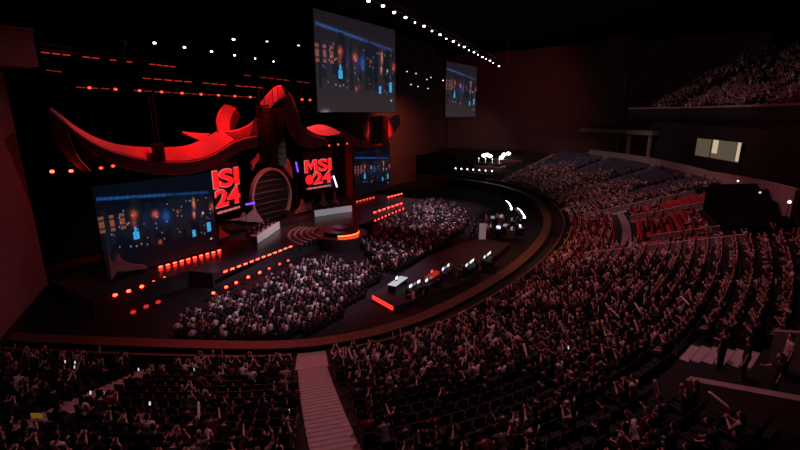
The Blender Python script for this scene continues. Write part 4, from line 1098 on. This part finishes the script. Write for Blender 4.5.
# people in and around the openings on the right ------------------------------------------------------------------
for i, (u, d, s, lb) in enumerate([(54.9,17.9,2,'person in grey standing in the opening in the near right rows, leftmost'), (54.2,18.9,0,'person in black standing beside the pale wall of the near right opening'), (53.6,20.0,1,'person in charcoal standing deepest in the near right opening'),
        (54.65,19.9,3,'person in white standing against the pale wall of the near right opening'), (75.3,15.2,3,'person in a pale top standing below the black seat cover'), (72.9,15.4,5,'person in navy standing right of the one in the pale top'), (71.2,7.0,3,'person in white standing at the low end of the pale wall')]):
    x, y = WW(u, d); k = int((d-ROW0)/ROWD); n = NN(u)
    o = put_person(0, (x, y, rowz(k)), math.atan2(-n[1], -n[0])-math.pi/2+rnd.uniform(-.6, .6), SHIRTS[s][1], stand=('side','side') if i % 2 else ('desk','side')); tag(o, lb, 'person')
# phones and cheering sticks -----------------------------------------------------------------------------------------
M_phone = glow('phone screen', (.9, .93, 1), .7)
def near_seat(px, py, cond): return min([s for s in near_p if cond(s)], key=lambda s: (s['px'][0]-px)**2+(s['px'][1]-py)**2)
used = set()
def hand_pos(s, pose, side=1, ext=.14):
    e, w, dr = ARMS[pose]; d = Vector((side*dr[0], dr[1], dr[2])).normalized(); p = (Vector((side*w[0], w[1], w[2]))+d*ext)*s['sc']
    return Matrix.Translation((s['x'], s['y'], s['z'])) @ Matrix.Rotation(s['rz'], 4, 'Z') @ p
for i, (px, py) in enumerate([(83,362),(101,362),(126,373),(72,409),(143,409),(94,397),(574,363),(60,341),(170,372),(300,432)]):
    s = near_seat(px, py, lambda s: id(s) not in used); used.add(id(s))
    p = hand_pos(s, 'phone'); o = empty('phone', tuple(p+Vector((0,0,.06))), s['rz']); tag(o, f"glowing phone held at {place_words(s)}", 'phone', 'phones in the near rows')
    m = MB(); m.box((0,0,0), (.085,.012,.16), 0, R_(-15)); m.build('case', M_dark, o)
    m = MB(); m.box((0,-.009,0), (.075,.004,.145), 0, R_(-15)); m.build('screen', M_phone, o)
M_stick = mat('pale inflated film', (.8, .72, .74), .3)
for i, (px, py) in enumerate([(735,435),(668,403),(612,300),(685,290),(560,330),(640,345),(520,385),(700,300),(650,280),(420,360),(470,350),(760,300),(330,380),(180,430)]):
    c = [s for s in near_p if id(s) not in used]
    s = near_seat(px, py, lambda s: id(s) not in used); used.add(id(s))
    p = hand_pos(s, 'stick', 1, .12); tilt = rnd.uniform(.3, 1.1); o = empty('cheering_stick', tuple(p), s['rz']+rnd.uniform(-.8, .8)); tag(o, f"pale cheering stick at {place_words(s)}", 'cheering stick', 'cheering sticks')
    dv = Vector((0, math.sin(tilt), math.cos(tilt)))
    m = MB(); m.tube([dv*-.06, dv*-.02, dv*.1, dv*.5, dv*.56], [.015,.045,.052,.05,.015], 10); m.build('tube', M_stick, o)
    m = MB(); m.tube([dv*-.11, dv*-.05], [.012,.016], 6); m.build('valve', M_white, o)
s = near_seat(40, 423, lambda s: id(s) not in used)
o = empty('light_board', tuple(hand_pos(s, 'phone')), s['rz']); tag(o, 'small yellow lit board held in the lower left rows by the aisle', 'sign')
m = MB(); m.box((0,0,.05), (.42,.02,.2)); m.build('board', mat('yellow board', (.9,.5,.05), .5, 0, (1,.5,.03), .12), o)
m = MB(); m.box((0,.02,-.08), (.03,.02,.16)); m.build('handle', M_dark, o)
#====================================================================== LIGHT
w = bpy.data.worlds.new('world'); SC.world = w; w.use_nodes = True
w.node_tree.nodes['Background'].inputs[0].default_value = (.9, .25, .32, 1); w.node_tree.nodes['Background'].inputs[1].default_value = .002
# house lights and stage wash from the roof trusses
PINK = (1, .36, .43)
for i, (x, y, tx, ty, p) in enumerate([(6, 16, 9, 22, 2700), (18, 4, 17, 8, 5600), (34, 0, 34, 6, 6200), (50, 0, 50, 4, 6000)]):
    lamp('house_light', 'SPOT', (x, y, 31), (tx, ty, 4), PINK, p, .2, 80, .9)
for i, (x, y, tx, ty) in enumerate([(60, 14, 68, 6), (76, 18, 88, 14), (84, 24, 97, 27)]):
    lamp('house_light', 'SPOT', (x, y, 29), (tx, ty, 5), (1, .50, .54), 6800, .2, 62, .9)
lamp('upper_light', 'SPOT', (58, 22, 31), (84, -8, 18), (1, .46, .58), 6500, .2, 46, .9)
lamp('upper_light', 'SPOT', (70, 30, 28), (98, 4, 18), (1, .46, .56), 5000, .2, 34, .8)  # second lamp added to brighten the far end of the upper crowd
for i, (x, y, tx, ty) in enumerate([(32, 20, 25, 29), (41, 20, 33, 28), (54, 20, 56, 31), (70, 24, 66, 36)]):
    lamp('floor_wash', 'SPOT', (x, y, 24.5), (tx, ty, 0), (1, .68, .95), 15000, .2, 42, .8)
for i, (x, tx) in enumerate([(30, 22), (40, 40), (52, 56)]):
    lamp('stage_front_light', 'SPOT', (x, 38, 20), (tx, 6, 3), (1, .10, .12), 6500, .2, 90, .8)
# red wash on the ribbon; made-up cans around the lamps hide them
for i, (x, y, z, tx, ty, tz, p) in enumerate([(17, 35, 20.5, 17, 40.2, 14.5, 1400), (22, 34.8, 20.5, 22, 40.2, 12.8, 3600), (27, 34.6, 20.5, 27, 40.2, 13.0, 4200), (31.5, 34.8, 21, 31, 40.6, 14.5, 4200), (36, 36, 21.8, 35, 41, 16, 3200), (41, 36, 21, 43.5, 42, 15, 1800), (61, 40, 20.5, 61.5, 45.2, 14, 10000)]):
    l = lamp('ribbon_light', 'SPOT', (x, y, z), (tx, ty, tz), (1, .010, .012), p, .12, 50, .9)
    r = empty('added_spotlight', (x, y, z)); tag(r, f'{ORD[i]} added small black lamp can from the left, hiding a ribbon lamp', 'added_spotlight', 'added ribbon lamp cans')
    dv = (Vector((tx, ty, tz))-Vector((x, y, z))).normalized()
    m = MB(); m.tube([dv*-.55, dv*-.5, dv*.22], [.16, .22, .24], 12, caps=False); m.tube([dv*-.56, dv*-.54], [.16, .16], 12); m.build('can', M_dark, r)
    m = MB(); m.tube([dv*-.3+Vector((0, 0, .22)), Vector((0, 0, 34-z))+dv*-.3], .025, 5); m.build('hanger', M_metal, r)
lamp('scenery_fill_light', 'SPOT', (36, 30, 18), (37, 45, 3), (1, .80, .80), 3200, .3, 42, .8)  # added spots that brighten the gate and claws
lamp('scenery_fill_light', 'SPOT', (26, 30, 16), (19, 41, 3), (1, .80, .80), 500, .3, 30, .8)
lamp('stage_red_wash', 'SPOT', (40, 40, 22), (46, 44, 1.5), (1, .05, .05), 6000, .2, 100, .9)
lamp('wall_fill_light', 'SPOT', (90, 30, 30), (114, 40, 14), (1, .14, .15), 2600, .2, 100, 1)  # added lamp, a soft wash on the wall in place of haze
lamp('wall_fill_light', 'SPOT', (72, 44, 20), (83, 56, 9), (1, .20, .10), 9000, .2, 75, 1)  # added to redden the wall where the hazy glow hangs
lamp('wall_fill_light', 'SPOT', (92, 44, 22), (112, 52, 8), (1, .55, .52), 3000, .2, 60, 1)  # added paler wash, stands in for haze before the end wall
lamp('wall_fill_light', 'SPOT', (24, 28, 26), (8, 38, 9), (1, .20, .25), 1700, .2, 60, 1)
lamp('rail_glow', 'SPOT', (20, 36, 12), (14, 26.5, 0), (1, .04, .05), 1500, .5, 60, 1)
lamp('rail_fill_light', 'SPOT', (44, 26, 23), (46, 13.6, 1.4), (1, .42, .20), 9000, .3, 46, 1)  # unseen lamp, cone shaped to warm only this stretch of rail
SC.view_settings.view_transform = 'Standard'; SC.view_settings.look = 'None'; SC.view_settings.gamma = 1.0; SC.view_settings.exposure = 0.0
SC.view_settings.use_curve_mapping = False
